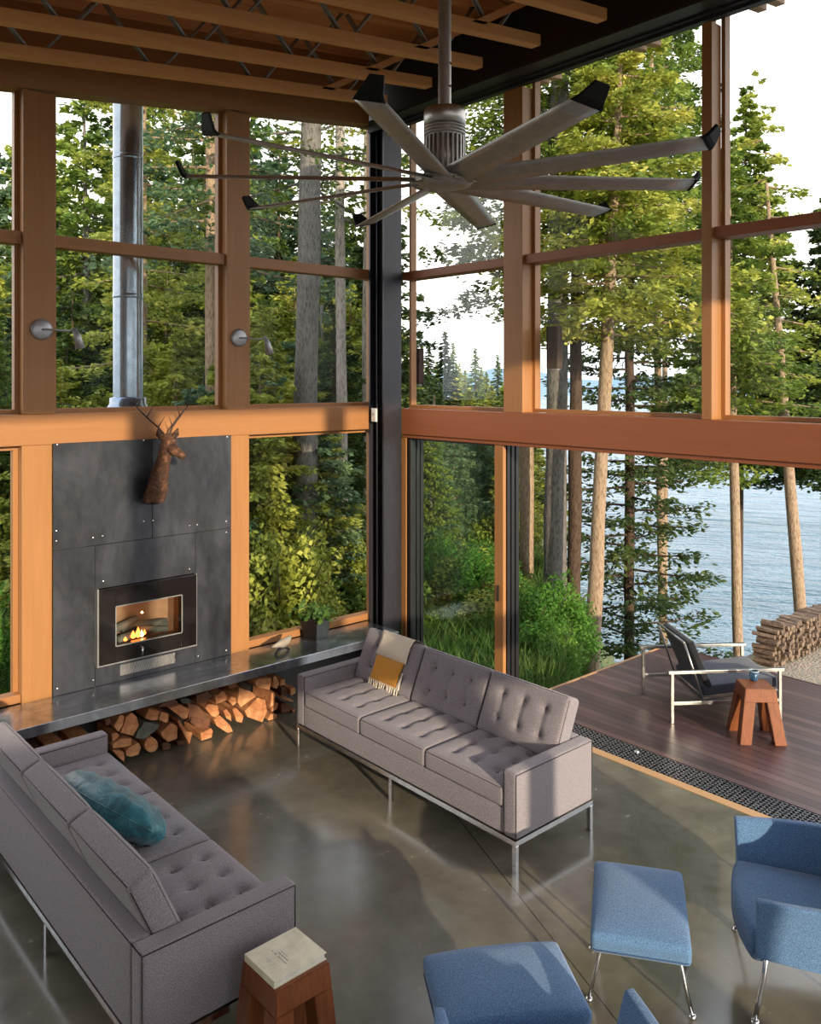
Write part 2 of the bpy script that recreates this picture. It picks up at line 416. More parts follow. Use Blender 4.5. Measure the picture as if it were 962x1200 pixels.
# terrain ---------------------------------------------------------------
def sstep(a, b, x):
    t = max(0., min(1., (x-a)/(b-a))); return t*t*(3-2*t)
def gz(x, y):
    t = (x-2.2)*.664-(y-.6)*.747
    z = -.55 - 2.8*max(0, t-.8)
    if y > .5: z -= .012*(y)
    z = max(z, -9.5)
    terr = (1-sstep(5.6, 7.0, x))*(1-sstep(-1.9, -1.35, y))*sstep(1.0, 2.6, x)
    z = z*(1-terr) + (-.17)*terr
    w = (1-sstep(-.5, 0, x))*(1-sstep(-.6, .0, y))      # under the house
    w2 = 1-sstep(-2, -.5, x)
    z = z*(1-w2)+w2*(-.55)
    z += .05*math.sin(x*1.7+y*.9)*(1 if y > 1.5 else 0)
    return z
def terrain():
    xs = list(np.arange(-40, -8, 4.0))+list(np.arange(-8, 16, .5))+list(np.arange(16, 90, 4.0))
    ys = list(np.arange(-60, -12, 4.0))+list(np.arange(-12, 14, .5))+list(np.arange(14, 130, 4.0))
    V = [(x, y, gz(x, y)) for y in ys for x in xs]; nx = len(xs)
    F = [(j*nx+i, j*nx+i+1, (j+1)*nx+i+1, (j+1)*nx+i) for j in range(len(ys)-1) for i in range(nx-1)]
    me = bpy.data.meshes.new('ground'); me.from_pydata(V, [], F); me.materials.append(M['ground'])
    for p in me.polygons: p.use_smooth = True
    o = bpy.data.objects.new('ground', me); C.objects.link(o); o['kind'] = 'structure'
terrain()
# gravel terrace beside the deck
mb = MB(); g = 26; vs = {}
for i in range(g):
    for j in range(g):
        x = 2.75+i*3.2/(g-1); y = -9+j*7.0/(g-1)
        edge = min(i, g-1-i, j, g-1-j)/3.0
        vs[i,j] = mb.bm.verts.new((x, y, -.15+.02*math.sin(x*5+y*3)*min(1, edge)))
for i in range(g-1):
    for j in range(g-1): mb.bm.faces.new((vs[i,j], vs[i+1,j], vs[i+1,j+1], vs[i,j+1])).smooth = True
o = mb.build('gravel_path', M['gravel']); o['kind'] = 'structure'
tag(MB().lim(-600, 1500, -1200, 1500, -8.3, -8.0).build('lake', M['water']), kind='structure')
# far hills across the lake
def ridge(name, pts, depth, base=-8):
    V = []; n = len(pts)
    for (x, y, h) in pts: V += [(x, y, base), (x, y, base+h)]
    mb = MB(); rows = []
    for k in range(7):
        f = k/6.; r = []
        for i, (x, y, h) in enumerate(pts):
            d = Vector((x-CAM.x, y-CAM.y)).normalized()
            hh = h*math.sin(f*PI/2)*(1+.10*math.sin(i*2.3+k*1.7)*(k > 0))
            r.append(mb.bm.verts.new((x+d.x*depth*f, y+d.y*depth*f, base+hh)))
        rows.append(r)
    for a, b in zip(rows, rows[1:]):
        for i in range(n-1): mb.bm.faces.new((a[i], a[i+1], b[i+1], b[i])).smooth = True
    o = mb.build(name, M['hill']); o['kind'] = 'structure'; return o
pts = []
for k in range(60):
    u = 200+k*18; d = 620+40*math.sin(k*.5); x, y = at(u, d)
    pts.append((x, y, 15+5*math.sin(k*.33+1)+2*math.sin(k*.9)+ (14 if u > 700 else 0)*math.sin(min(1, (u-700)/400)*PI/2)))
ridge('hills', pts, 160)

# ---- left wall (fireplace wall, plane y = 0)
wl = sroot('wall_left')
PA = [(-7.2,-6.97), (-5.32,-5.09), (-3.452,-3.222), (-1.785,-1.558)]
PL = [(-7.2,-6.97), (-5.32,-5.09), (-3.462,-3.247), (-1.752,-1.566)]
for a, b in PA: MB().lim(a, b, 0, .17, 2.6225, 5.42+.118*(a+.42)-.055, .004).build('post', M['fir_z'], wl)
for a, b in PL: MB().lim(a, b, 0, .17, .0, 2.392, .004).build('post', M['fir_z'], wl)
MB().lim(-8.5, -.222, -.002, .17, 2.392, 2.622, .005).build('beam', M['fir_x'], wl)
MB().lim(-8.5, -.222, .03, .16, 0, .50).build('knee_wall', M['black'], wl)
def roofz(x): return 5.42+.118*(x+.42)
# top plate following roof slope
mb = MB(); mb.hexa([(-8.5,0,roofz(-8.5)-.05),(-.22,0,roofz(-.22)-.05),(-.22,.17,roofz(-.22)-.05),(-8.5,.17,roofz(-8.5)-.05)],
                   [(-8.5,0,roofz(-8.5)+.6),(-.22,0,roofz(-.22)+.6),(-.22,.17,roofz(-.22)+.6),(-8.5,.17,roofz(-8.5)+.6)])
mb.build('top_plate', M['fir_x'], wl)
def window_A(n, x0, x1, z0, z1, slope_top=False, transom=None):
    w = sroot('window_%d' % n); f = .035
    mb = MB()
    mb.lim(x0, x0+f, .09, .15, z0, z1); mb.lim(x1-f, x1, .09, .15, z0, z1)
    mb.lim(x0+f, x1-f, .09, .15, z0, z0+f); mb.lim(x0+f, x1-f, .09, .15, z1-f, z1)
    mb.build('window_frame', M['fir_z'], w)
    if transom: MB().lim(x0+.001, x1-.001, .03, .15, transom[0], transom[1], .003).build('transom', M['fir_x'], w)
    if transom:
        MB().lim(x0+f, x1-f, .117, .123, z0+f, transom[0]).build('pane', M['glass'], w)
        MB().lim(x0+f, x1-f, .117, .123, transom[1], z1-f).build('pane', M['glass'], w)
    else: MB().lim(x0+f, x1-f, .117, .123, z0+f, z1-f).build('pane', M['glass'], w)
TA = (3.872, 3.966)
window_A(1, -5.09, -3.452, 2.622, 5.2, transom=TA)
window_A(2, -3.222, -1.785, 2.622, 5.3, transom=TA)
window_A(3, -1.558, -.10, 2.622, 5.42, transom=TA)
window_A(4, -5.09, -3.462, .51, 2.392)
window_A(5, -1.566, -.10, .51, 2.392)
for k, (x0, x1) in enumerate(((-5.09,-3.462), (-1.566,-.10))):
    o = MB().lim(x0, x1, .02, .12, .512, .575, .004).build('trim_%d' % (k+1), M['fir_x']); o['kind'] = 'structure'

# ---- corner column: wide-flange steel
col = sroot('trim_3')
mb = MB(); mb.lim(-.222, .0, -.232, -.212, 0, 5.36); mb.lim(-.222, .0, -.02, .0, 0, 5.36); mb.lim(-.118, -.104, -.212, -.02, 0, 5.36)
mb.build('corner_column', M['column'], col)
MB().tube([(-.20,-.10,0),(-.20,-.10,5.3)], .008, 8).build('conduit', M['column'], col)
MB().lim(-.235, -.222, -.232, -.0, 5.30, 5.36).build('cap_plate', M['black'], col)

# ---- right wall (plane x = 0)
wr = sroot('wall_right')
YEND = -9.0
MB().lim(0, .14, YEND, -.232, 2.345, 2.598, .005).build('beam', M['fir_y'], wr)
MB().lim(.015, .20, YEND, -.232, 2.312, 2.3449, .003).build('head_trim', M['fir_y'], wr)
PBs = [(-1.79,-1.577,.137), (-3.507,-3.431,.13), (-5.28,-5.07,.137), (-6.98,-6.90,.13), (-8.8,-8.6,.137)]
for a, b, dp in PBs: MB().lim(0, dp, a, b, 2.599, 5.355, .003).build('post', M['fir_z'], wr)
def window_B(n, y0, y1, z0, z1, tr):
    w = sroot('window_%d' % n); f = .03; x0, x1 = .13, .20
    mb = MB(); mb.lim(x0, x1, y0, y0+f, z0, z1); mb.lim(x0, x1, y1-f, y1, z0, z1)
    mb.lim(x0, x1, y0+f, y1-f, z0, z0+f); mb.lim(x0, x1, y0+f, y1-f, z1-f, z1)
    mb.build('window_frame', M['fir_z'], w)
    MB().lim(.03, .19, y0+.001, y1-.001, tr[0], tr[1], .003).build('transom', M['fir_y'], w)
    MB().lim(.163, .169, y0+f, y1-f, z0+f, tr[0]).build('pane', M['glass'], w)
    MB().lim(.163, .169, y0+f, y1-f, tr[1], z1-f).build('pane', M['glass'], w)
TB = (3.858, 3.935)
n = 6
ys = [-.20, -1.577, -1.79, -3.431, -3.507, -5.07, -5.28, -6.90, -6.98, -8.6]
for k in range(0, len(ys), 2):
    window_B(n, ys[k+1], ys[k], 2.60, 5.475, TB); n += 1
# steel header + outer fascia
MB().lim(-.11, -.09, -9.3, .17, 5.44, 6.02).build('steel_beam_web', M['black'], wr)
mb = MB(); mb.lim(-.19, .0, -9.3, .17, 5.42, 5.44); mb.build('steel_beam_flange', M['column'], wr)
mb = MB(); mb.lim(-.02, .12, -9.3, .17, 5.405, 5.42); mb.lim(.03, .09, -9.3, .17, 5.385, 5.405); mb.build('steel_channel', M['column'], wr)
MB().lim(.20, .23, -9.3, .17, 5.52, 6.05).build('fascia_board', M['black'], wr)

# ---- south wall (behind the viewer to the right): header, posts and beam like the right wall
wb = sroot('wall_back')
for a in (-8.8, -6.9, -5.0, -3.1, -1.2, -.2): MB().lim(a, a+.2, -9.2, -9.0, 0, 4.9).build('post', M['fir_z'], wb)
MB().lim(-9, 0.14, -9.2, -9.0, 2.345, 2.598).build('beam', M['fir_x'], wb)
MB().lim(-9, -4.6, -9.15, -9.02, 0, 2.344).build('sun_block_panel', M['white'], wb)  # unseen solid section, added to keep the low sun off the left sofa
MB().lim(-9, 0.14, -9.2, -9.0, 4.75, 6.05).build('header', M['black'], wb)

ww = sroot('sky_block_wall')  # unseen west wall, added to cut sky light on west-facing sides
MB().lim(-9.15, -9.0, -9.2, .17, 0, 5.0).build('sky_block_slab', M['white'], ww)

# ---- ceiling : open-web joists and roof boards
cl = sroot('ceiling')
def rz_(x): return 6.0+.118*(x+.42)
mb = MB(); mb.hexa([(-9,-9.6,rz_(-9)),(1.95,-9.6,rz_(1.95)),(1.95,.36,rz_(1.95)),(-9,.36,rz_(-9))],
                   [(-9,-9.6,rz_(-9)+.06),(1.95,-9.6,rz_(1.95)+.06),(1.95,.36,rz_(1.95)+.06),(-9,.36,rz_(-9)+.06)])
mb.build('roof_boards', M['deckroof'], cl)
SL = math.atan(.118)
def joist(y, tailed):
    x0, x1 = -8.8, -.42
    j = MB(); w = .045
    def chord(xa, xb, dz, h):
        j.hexa([(xa,y-w,roofz(xa)+dz),(xb,y-w,roofz(xb)+dz),(xb,y+w,roofz(xb)+dz),(xa,y+w,roofz(xa)+dz)],
               [(xa,y-w,roofz(xa)+dz+h),(xb,y-w,roofz(xb)+dz+h),(xb,y+w,roofz(xb)+dz+h),(xa,y+w,roofz(xa)+dz+h)], .004)
    chord(x0, x1, 0, .085)
    o = j.build('joist', M['joist'], cl)
    j = MB(); chord(x0, -.12, .49, .085); 
    # end strut reaching up to the steel beam
    j.hexa([(x1-.75,y-w,roofz(x1-.75)+.06),(x1-.62,y-w,roofz(x1-.62)+.06),(x1-.62,y+w,roofz(x1-.62)+.06),(x1-.75,y+w,roofz(x1-.75)+.06)],
           [(x1+.16,y-w,roofz(x1+.16)+.49),(x1+.29,y-w,roofz(x1+.29)+.49),(x1+.29,y+w,roofz(x1+.29)+.49),(x1+.16,y+w,roofz(x1+.16)+.49)])
    j.build('top_chord', M['joist'], o)
    wbm = MB(); x = x0+.1; up = True
    while x < x1-.30:
        xa = x; xb = x+.40
        za = roofz(xa)+(.05 if up else .52); zb = roofz(xb)+(.52 if up else .05)
        for yy in (-.012, .012): wbm.tube([(xa,y+yy,za),(xb,y+yy,zb)], .011, 6)
        x = xb; up = not up
        if up: x += .07
    wbm.build('web_tube', M['zinc'], o)
ys_ = [.0-.48-.605*k for k in range(15)]
for k, y in enumerate(ys_): joist(y, k % 2 == 0)
for k in range(8):
    y = -.616-1.215*k
    for dy in (-.11, .05):
        xa, xb = .235, 1.88
        z = lambda x: 6.14+.118*(x-1.88)
        MB().hexa([(xa,y+dy,z(xa)-.0),(xb,y+dy,z(xb)),(xb,y+dy+.085,z(xb)),(xa,y+dy+.085,z(xa))],
                  [(xa,y+dy,z(xa)+.11),(xb,y+dy,z(xb)+.11),(xb,y+dy+.085,z(xb)+.11),(xa,y+dy+.085,z(xa)+.11)], .004).build('rafter_tail', M['tail'], cl)

# ---- threshold, grate, deck
o = MB().lim(-.05, .03, YEND, -.25, -.12, .004, .002).build('trim_4', M['trim']); o['kind'] = 'structure'
gr = MB(); 
gr.lim(.03, .30, YEND, -1.45, -.10, -.03)
for k in range(9): gr.lim(.034+k*.032, .044+k*.032, YEND, -1.45, -.03, -.004)
yy = -1.47
while yy > -5.2: gr.lim(.034, .30, yy-.004, yy+.004, -.012, -.003); yy -= .03
o = gr.build('drain_grate', M['grate']); tag(o, 'long dark metal drain grate set between floor edge and deck', 'drain')
for k, (u, v) in enumerate(((746,881),(949,968))):
    r = ray(u, v); t = -CAM.z/r.z; p = CAM+r*t
    b = MB().lathe([(0,0),(.022,0),(.022,.004),(.016,.010),(0,.010)], 12); o = b.build('deck_bolt', M['screw'], None, (p.x, p.y, -.003))
    tag(o, ['round metal stud on the drain grate near the grey sofa', 'round metal stud on the drain grate near the blue armchair'][k], 'stud', 'metal studs on the drain grate')
dk = sroot('deck'); 
MB().lim(.305, 2.72, YEND, -1.49, -.045, 0, .002).build('deck_boards', M['deck'], dk)
MB().lim(.31, 2.70, YEND, -1.53, -.35, -.046).build('deck_frame', M['black'], dk)
MB().lim(.30, 2.74, -1.489, -1.465, -.16, .006).build('deck_edge_board', M['tail'], dk)
MB().lim(2.7205, 2.745, YEND, -1.465, -.16, .004).build('deck_edge_board', M['deck'], dk)

# ---- sliding doors : four stacked leaves
for k in range(4):
    d = sroot('door_%d' % (k+1)); x = .045+k*.052; y0, y1 = -1.548-.004*k, -.24
    mt = M['fir_z'] if k == 0 else M['black']
    w = .10 if k == 0 else .075
    mb = MB(); mb.lim(x-.019, x+.019, y0, y0+w, .005, 2.312, .002); mb.build('stile', mt, d)
    mb = MB(); mb.lim(x-.019, x+.019, y1-w, y1, .005, 2.312, .002); mb.build('stile', M['black'], d)
    mb = MB(); mb.lim(x-.018, x+.018, y0+w, y1-w, .005, .10); mb.lim(x-.018, x+.018, y0+w, y1-w, 2.295, 2.312); mb.build('rail', M['black'], d)
    MB().lim(x-.004, x+.004, y0+w, y1-w, .10, 2.295).build('pane', M['glassg'], d)
    if k == 0: MB().box((x-.03, y0+.05, 1.02), (.012, .02, .14), bev=.004).build('door_handle', M['black'], d)
o = MB().lim(-.0, .012, -.30, -.236, .003, 2.31).build('trim_5', M['fir_z']); o['kind'] = 'structure'

# ================================================================== HEARTH
bench = empty('hearth_bench', (-2.6,-.2,0), label='long blackened steel bench shelf running under the fireplace', cat='bench')
bl = (2.6,.2,0)
MB().lim(-5.4, -.24, -.475, -.003, .435, .51, .003).build('bench_top', M['bench'], bench, bl)
for x in (-5.3, -3.55, -.30): MB().lim(x-.008, x+.008, -.42, -.03, 0, .434).build('leg', M['black'], bench, bl)
MB().lim(-5.3, -.30, -.030, -.006, 0, .434).build('back_panel', M['black'], bench, bl)

fp = empty('fireplace', (-2.5, 0, .51), label='blackened steel fireplace surround with glass fronted wood burning insert', cat='fireplace')
fl = Vector((2.5, 0, -.51))
for (x0, x1, z0, z1) in [(-3.245,-2.472,1.602,2.40),(-2.468,-1.754,1.602,2.40),(-3.245,-2.932,.512,1.598),(-2.928,-2.092,1.262,1.598),(-2.088,-1.754,.512,1.598),(-2.928,-2.092,.512,.672)]:
    if (x0, z0) == (-2.928, .512):
        mb = MB(); mb.lim(x0, -2.735, -.018, -.001, z0, z1); mb.lim(-2.27, x1, -.018, -.001, z0, z1); mb.lim(-2.735, -2.27, -.018, -.001, z0, .548); mb.lim(-2.735, -2.27, -.018, -.001, .635, z1)
        mb.build('steel_panel', M['panel'], fp, fl)
    else: MB().lim(x0, x1, -.018, -.001, z0, z1, .001).build('steel_panel', M['panel'], fp, fl)
mb = MB(); 
for k in range(22):
    x = -2.728+k*.0212
    mb.hexa([(x,-.018,.550),(x+.006,-.018,.550),(x+.006,-.010,.550),(x,-.010,.550)], [(x+.03,-.018,.633),(x+.036,-.018,.633),(x+.036,-.010,.633),(x+.03,-.010,.633)])
mb.lim(-2.735, -2.27, -.008, -.004, .548, .635)
mb.build('vent_grille', M['brushed'], fp, fl)
for u, v in ((67,521),(168,516),(266,512),(66,622),(66,634),(109,630),(120,628),(168,611),(179,610),(222,616),(231,615),(265,611),(265,624),(222,667),(121,681),(119,692),(232,769),(109,797),(67,807),(265,762),(218,676)):
    p = on_y(u, v, -.018)
    if -3.24 < p.x < -1.757 and p.z > .52:
        MB().lathe([(0,0),(.008,0),(.008,.003),(.005,.006),(0,.006)], 8, M=Matrix.Rotation(PI/2, 4, 'X')).build('screw', M['screw'], fp, Vector((p.x, -.018, p.z))+fl)
# insert
mb = MB(); X0, X1, Z0, Z1 = -2.915, -2.10, .675, 1.258; a0, a1, b0, b1 = -2.785, -2.235, .805, 1.11
mb.lim(X0, a0, -.06, -.0, Z0, Z1, .003); mb.lim(a1, X1, -.06, -.0, Z0, Z1, .003); mb.lim(a0, a1, -.06, 0, Z0, b0, .003); mb.lim(a0, a1, -.06, 0, b1, Z1, .003)
st = mb.build('stove_door', M['stoveglass'], fp, fl)
mb = MB(); mb.lim(X0-.012, X0, -.05, 0, Z0-.012, Z1+.006); mb.lim(X1, X1+.008, -.05, 0, Z0-.012, Z1+.006); mb.lim(X0, X1, -.05, 0, Z0-.012, Z0)
mb.build('stove_trim', M['zinc'], fp, fl)
mb = MB(); mb.lim(a0-.006, a0+.002, -.066, -.058, b0, b1); mb.lim(a1-.002, a1+.006, -.066, -.058, b0, b1); mb.lim(a0, a1, -.066, -.058, b0-.006, b0+.002); mb.lim(a0, a1, -.066, -.058, b1-.002, b1+.006)
mb.build('window_bead', M['zinc'], st)
mb = MB(); mb.lim(a0-.05, a1+.05, .30, .32, b0-.08, b1+.05); mb.lim(a0-.06, a0-.05, 0, .32, b0-.08, b1+.05); mb.lim(a1+.05, a1+.06, 0, .32, b0-.08, b1+.05); mb.lim(a0-.05, a1+.05, 0, .3, b0-.09, b0-.04); mb.lim(a0-.05, a1+.05, 0, .3, b1+.03, b1+.05)
mb.build('firebox', M['firebrick'], fp, fl)
MB().lim(a0, a1, -.034, -.030, b0, b1).build('stove_glass', M['glass'], fp, fl)
for (x, y, z, l, r, an) in ((-2.56,.12,.81,.34,.038,.25),(-2.44,.20,.85,.38,.042,-.15),(-2.42,.10,.83,.26,.03,-.35),(-2.62,.2,.88,.3,.035,.5)):
    d = Vector((math.cos(an), .25*math.sin(an*3), math.sin(an)*.3))*l/2
    MB().tube([Vector((x,y,z))-d, Vector((x,y,z))+d], [r, r*.85], 9).build('burning_log', M['logside'], fp, fl)
def flame(x, y, z, h, w, m):
    h *= .75; w *= .8
    mb = MB(); mb.lathe([(0,0),(w*.7,h*.12),(w,h*.3),(w*.6,h*.6),(w*.2,h*.85),(0,h)], 8, (x,y,z)); mb.build('flame', m, fp, fl)
for q in ((-2.60,.05,.80,.09,.028,'flame'),(-2.56,.045,.80,.12,.03,'flame'),(-2.53,.045,.80,.08,.022,'flamehot'),(-2.66,.06,.79,.05,.02,'flame'),(-2.50,.06,.81,.06,.016,'flame'),(-2.45,.22,.94,.03,.014,'flamehot')):
    flame(*q[:5], M[q[5]])
mb = MB(); mb.tube([(-2.59,-.065,.765),(-2.59,-.105,.765),(-2.59,-.105,.70)], .008, 8); mb.build('door_handle', M['chrome'], fp, fl)
lt = bpy.data.lights.new('fire_glow', 'POINT'); lt.energy = .5; lt.color = (1,.42,.15); lt.shadow_soft_size = .05
lo = bpy.data.objects.new('fire_glow', lt); C.objects.link(lo); lo.location = (-2.5,.06,.96)

# flue outside
fu = empty('flue_pipe', (-2.40,.62,-.55), label='shiny round metal flue pipe rising outside the window', cat='pipe')
mb = MB(); mb.lathe([(.125,3.15),(.125,6.9)], 28); fpipe = mb.build('pipe', M['galv'], fu)
for z in (4.15, 5.35, 6.3): MB().lathe([(.126,z-.02),(.129,z-.012),(.129,z+.012),(.126,z+.02)], 28).build('seam_band', M['galv'], fu)
MB().lathe([(.24,3.04),(.24,3.12),(.20,3.13),(.17,3.20),(.155,3.22),(.155,3.27),(.125,3.28)], 28).build('storm_collar', M['galv'], fu)
MB().lim(-.45, .45, -.26, .32, 0, 3.04).build('chimney_box', M['black'], fu)

# deer sculpture
dr = empty('deer_head', (-2.47,-.060,1.88), label='rust brown patchwork deer head sculpture hanging on the steel panel', cat='sculpture')
def skinbody():
    mb = MB()
    secs = [(-.035,.00,.0,.03,.03),(-.03,-.05,.03,.085,.06),(-.015,-.07,.12,.095,.075),(.0,-.085,.22,.08,.07),(.02,-.10,.31,.062,.062),(.03,-.12,.39,.055,.06),(.045,-.14,.46,.058,.07),(.05,-.15,.52,.052,.06),(.045,-.13,.565,.03,.035)]
    rings = []
    rr = random.Random(3)
    for (x,y,z,rx,ry) in secs:
        rings.append([mb.bm.verts.new((x+rx*math.cos(2*PI*k/12)*(1+rr.uniform(-.13,.13)), y+ry*math.sin(2*PI*k/12)*(1+rr.uniform(-.13,.13)), z+rr.uniform(-.01,.01))) for k in range(12)])
    for a, b in zip(rings, rings[1:]):
        for k in range(12): mb.bm.faces.new((a[k], a[(k+1)%12], b[(k+1)%12], b[k]))
    mb.bm.faces.new(rings[0][::-1]); mb.bm.faces.new(rings[-1])
    mz = [(.05,-.17,.46,.045),(.075,-.235,.43,.038),(.095,-.285,.405,.03),(.105,-.305,.39,.022)]
    mb.tube([m[:3] for m in mz], [m[3] for m in mz], 10)
    return mb
skinbody().build('head', M['rust'], dr)
for s in (-1, 1):
    mb = MB(); mb.tube([(.045+s*.035,-.13,.52),(.045+s*.075,-.14,.565),(.045+s*.085,-.145,.61)], [.014,.026,.004], 8); mb.build('ear', M['rust'], dr)
    mb = MB(); p = [(.045+s*.022,-.13,.56),(.045+s*.06,-.10,.62),(.045+s*.14,-.07,.70),(.045+s*.215,-.05,.78),(.045+s*.235,-.05,.86)]
    mb.tube(p, [.010,.008,.007,.005,.002], 6)
    mb.tube([p[2],(.045+s*.10,-.10,.79)], [.005,.002], 5); mb.tube([p[1],(.045+s*.02,-.13,.70)], [.005,.002], 5); mb.tube([p[3],(.045+s*.17,-.08,.87)], [.004,.002], 5)
    mb.build('antler', M['antler'], dr)

# wall lamps
def wall_lamp(x, z, label):
    r = empty('wall_lamp', (x, 0, z), label=label, cat='lamp', group='swing arm lamps on the wooden posts')
    MB().lathe([(0,0),(.078,0),(.078,.014),(.06,.024),(0,.024)], 24, M=Matrix.Rotation(PI/2, 4, 'X')).build('mounting_disc', M['lamp'], r)
    MB().tube([(0,-.02,0),(.01,-.06,.0),(.14,-.09,-.01),(.21,-.10,0)], .007, 8).build('arm', M['lamp'], r)
    MB().tube([(.20,-.10,.015),(.225,-.105,-.04),(.245,-.11,-.14)], [.012,.026,.036], 14).build('shade', M['lamp'], r)
wall_lamp(-3.325, 3.249, 'grey swing arm lamp on the wooden post left of the flue pipe')
wall_lamp(-1.672, 3.241, 'grey swing arm lamp on the wooden post right of the flue pipe')
tb = empty('thermostat', (-.223,-.10,2.47), label='small white control box on the black corner column', cat='control box')
MB().lim(-.022, 0, -.035, .035, 0, .13, .004).build('cover', M['white'], tb)
MB().lim(-.026, -.022, -.012, .012, .06, .085, .001).build('button', M['lamp'], tb)
for (y, z, xx, lab) in ((-.19, 2.83, .215, 'small brown box light mounted outside by the corner column'), (-1.93, 2.97, .215, 'small brown box light mounted outside by the first wooden post')):
    e = empty('box_light', (xx, y, z), label=lab, cat='light', group='brown box lights outside the window posts')
    MB().lim(0, .07, -.06, .06, 0, .36, .006).build('housing', M['barkd'], e)
    MB().lim(.012, .058, -.045, .045, -.006, 0).build('lens', M['lamp'], e)

# ------------------------------------------------------------------ firewood under the bench
def P1(pts): return [(120+x/8.017, 770+y/8.017) for x, y in pts]
def P2(pts): return [(230+x/7.4, 770+y/7.4) for x, y in pts]
circ = [(460+66*math.cos(a*PI/6), 827+72*math.sin(a*PI/6)) for a in range(12)]
LOGS = [
 (P1([(105,655),(165,545),(210,555),(193,640),(150,705)]),'log',0), (P1([(220,562),(280,520),(325,560),(345,645),(290,745),(165,712),(200,645)]),'log',.01),
 (P1([(400,580),(435,485),(540,510),(520,592),(470,600)]),'log',.02), (P1([(550,517),(625,530),(620,600),(600,622),(530,590)]),'log',.03),
 (P1([(310,765),(330,700),(395,612),(545,632),(520,680),(395,775)]),'logside',.01), (P1(circ),'log',0),
 (P1([(545,710),(650,620),(708,650),(705,770),(620,800),(570,765)]),'log',0), (P1([(625,480),(730,450),(820,490),(800,575),(760,588)]),'log',0),
 (P1([(700,602),(722,585),(790,700),(850,710),(820,830)]),'log',.0), (P1([(220,890),(245,855),(340,803),(366,850),(340,920),(270,940),(225,930)]),'log',.0),
 (P1([(90,822),(160,772),(278,762),(272,830),(225,842),(100,862)]),'log',.02), (P1([(90,872),(205,890),(215,935),(205,990),(150,940)]),'log',.02),
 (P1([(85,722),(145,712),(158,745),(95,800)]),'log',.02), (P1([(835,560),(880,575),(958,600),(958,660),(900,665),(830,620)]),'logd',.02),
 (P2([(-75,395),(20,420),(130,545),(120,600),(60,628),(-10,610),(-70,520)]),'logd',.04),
 (P2([(38,662),(130,617),(148,642),(135,700),(45,730)]),'log',0), (P2([(75,440),(110,405),(188,420),(203,490),(170,530),(130,510)]),'log',0),
 (P2([(160,340),(235,293),(273,345),(262,378),(175,410)]),'log',0), (P2([(278,382),(302,345),(343,350),(350,400),(320,425)]),'log',.01),
 (P2([(150,547),(200,500),(295,590),(322,670),(275,690),(180,602)]),'log',0), (P2([(232,467),(262,450),(303,500),(308,560),(260,532)]),'log',.01),
 (P2([(312,452),(345,437),(413,510),(398,575),(350,560)]),'log',.01), (P2([(360,400),(370,265),(480,300),(522,340),(385,440)]),'log',0),
 (P2([(417,470),(535,350),(600,372),(618,470),(575,583),(442,522)]),'log',0), (P2([(510,212),(550,187),(655,182),(638,288),(520,260)]),'log',0),
 (P2([(668,170),(692,167),(720,230),(700,280),(667,265)]),'log',.01), (P2([(655,312),(688,307),(678,418),(642,440)]),'log',0),
 (P2([(692,392),(712,402),(700,450),(655,478),(650,452)]),'log',0), (P2([(617,545),(645,493),(700,497),(703,540),(630,570)]),'log',0),
 (P2([(810,272),(858,262),(863,310),(825,338)]),'log',.02), (P2([(740,347),(835,372),(848,395),(760,367)]),'log',.02), (P2([(835,462),(858,452),(860,490),(837,493)]),'log',.02),
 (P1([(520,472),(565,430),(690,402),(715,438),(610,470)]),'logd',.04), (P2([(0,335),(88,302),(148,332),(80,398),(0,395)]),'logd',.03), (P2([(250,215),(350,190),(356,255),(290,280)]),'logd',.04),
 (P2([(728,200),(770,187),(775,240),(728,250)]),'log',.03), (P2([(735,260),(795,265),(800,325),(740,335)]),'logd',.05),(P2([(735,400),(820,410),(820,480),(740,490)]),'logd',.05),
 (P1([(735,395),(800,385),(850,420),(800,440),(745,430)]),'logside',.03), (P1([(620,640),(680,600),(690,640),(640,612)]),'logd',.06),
 ([(52,873),(74,868),(78,881),(56,885)],'log',.0), ([(82,866),(107,861),(110,872),(85,878)],'log',.0), ([(28,880),(47,876),(48,888),(30,890)],'logd',.0),
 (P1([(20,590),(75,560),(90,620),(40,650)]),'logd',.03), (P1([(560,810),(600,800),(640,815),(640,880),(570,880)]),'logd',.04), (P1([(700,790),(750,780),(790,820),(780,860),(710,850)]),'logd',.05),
]
for k, (poly, m, dy) in enumerate(LOGS):
    yf = -.375+dy
    w = [on_y(u, v, yf) for u, v in poly]
    w = [Vector((p.x, yf, min(.425, max(.003, p.z)))) for p in w]
    c = sum(w, Vector())/len(w)
    w = [Vector((c.x+(p.x-c.x)*.975, yf, c.z+(p.z-c.z)*.975)) for p in w]
    mb = MB(); mb.prism([p-c for p in w], (0, .30, 0), .97)
    bmesh.ops.bevel(mb.bm, geom=list(mb.bm.edges), offset=.003, segments=1, affect='EDGES')
    o = mb.build('firewood_log', M[m], None, c)
    if m == 'logside': tag(o, 'mossy grey bark covered firewood log under the bench', 'log', 'mossy logs in the firewood row')
    elif k == 5: tag(o, 'only fully round cut log in the firewood under the bench', 'log', 'split firewood under the steel bench')
    elif m == 'logd': tag(o, 'dark brown shaded firewood log set back under the steel bench', 'log', 'dark logs under the steel bench')
    else: tag(o, 'split orange brown firewood log piled under the steel bench', 'log', 'split firewood under the steel bench')

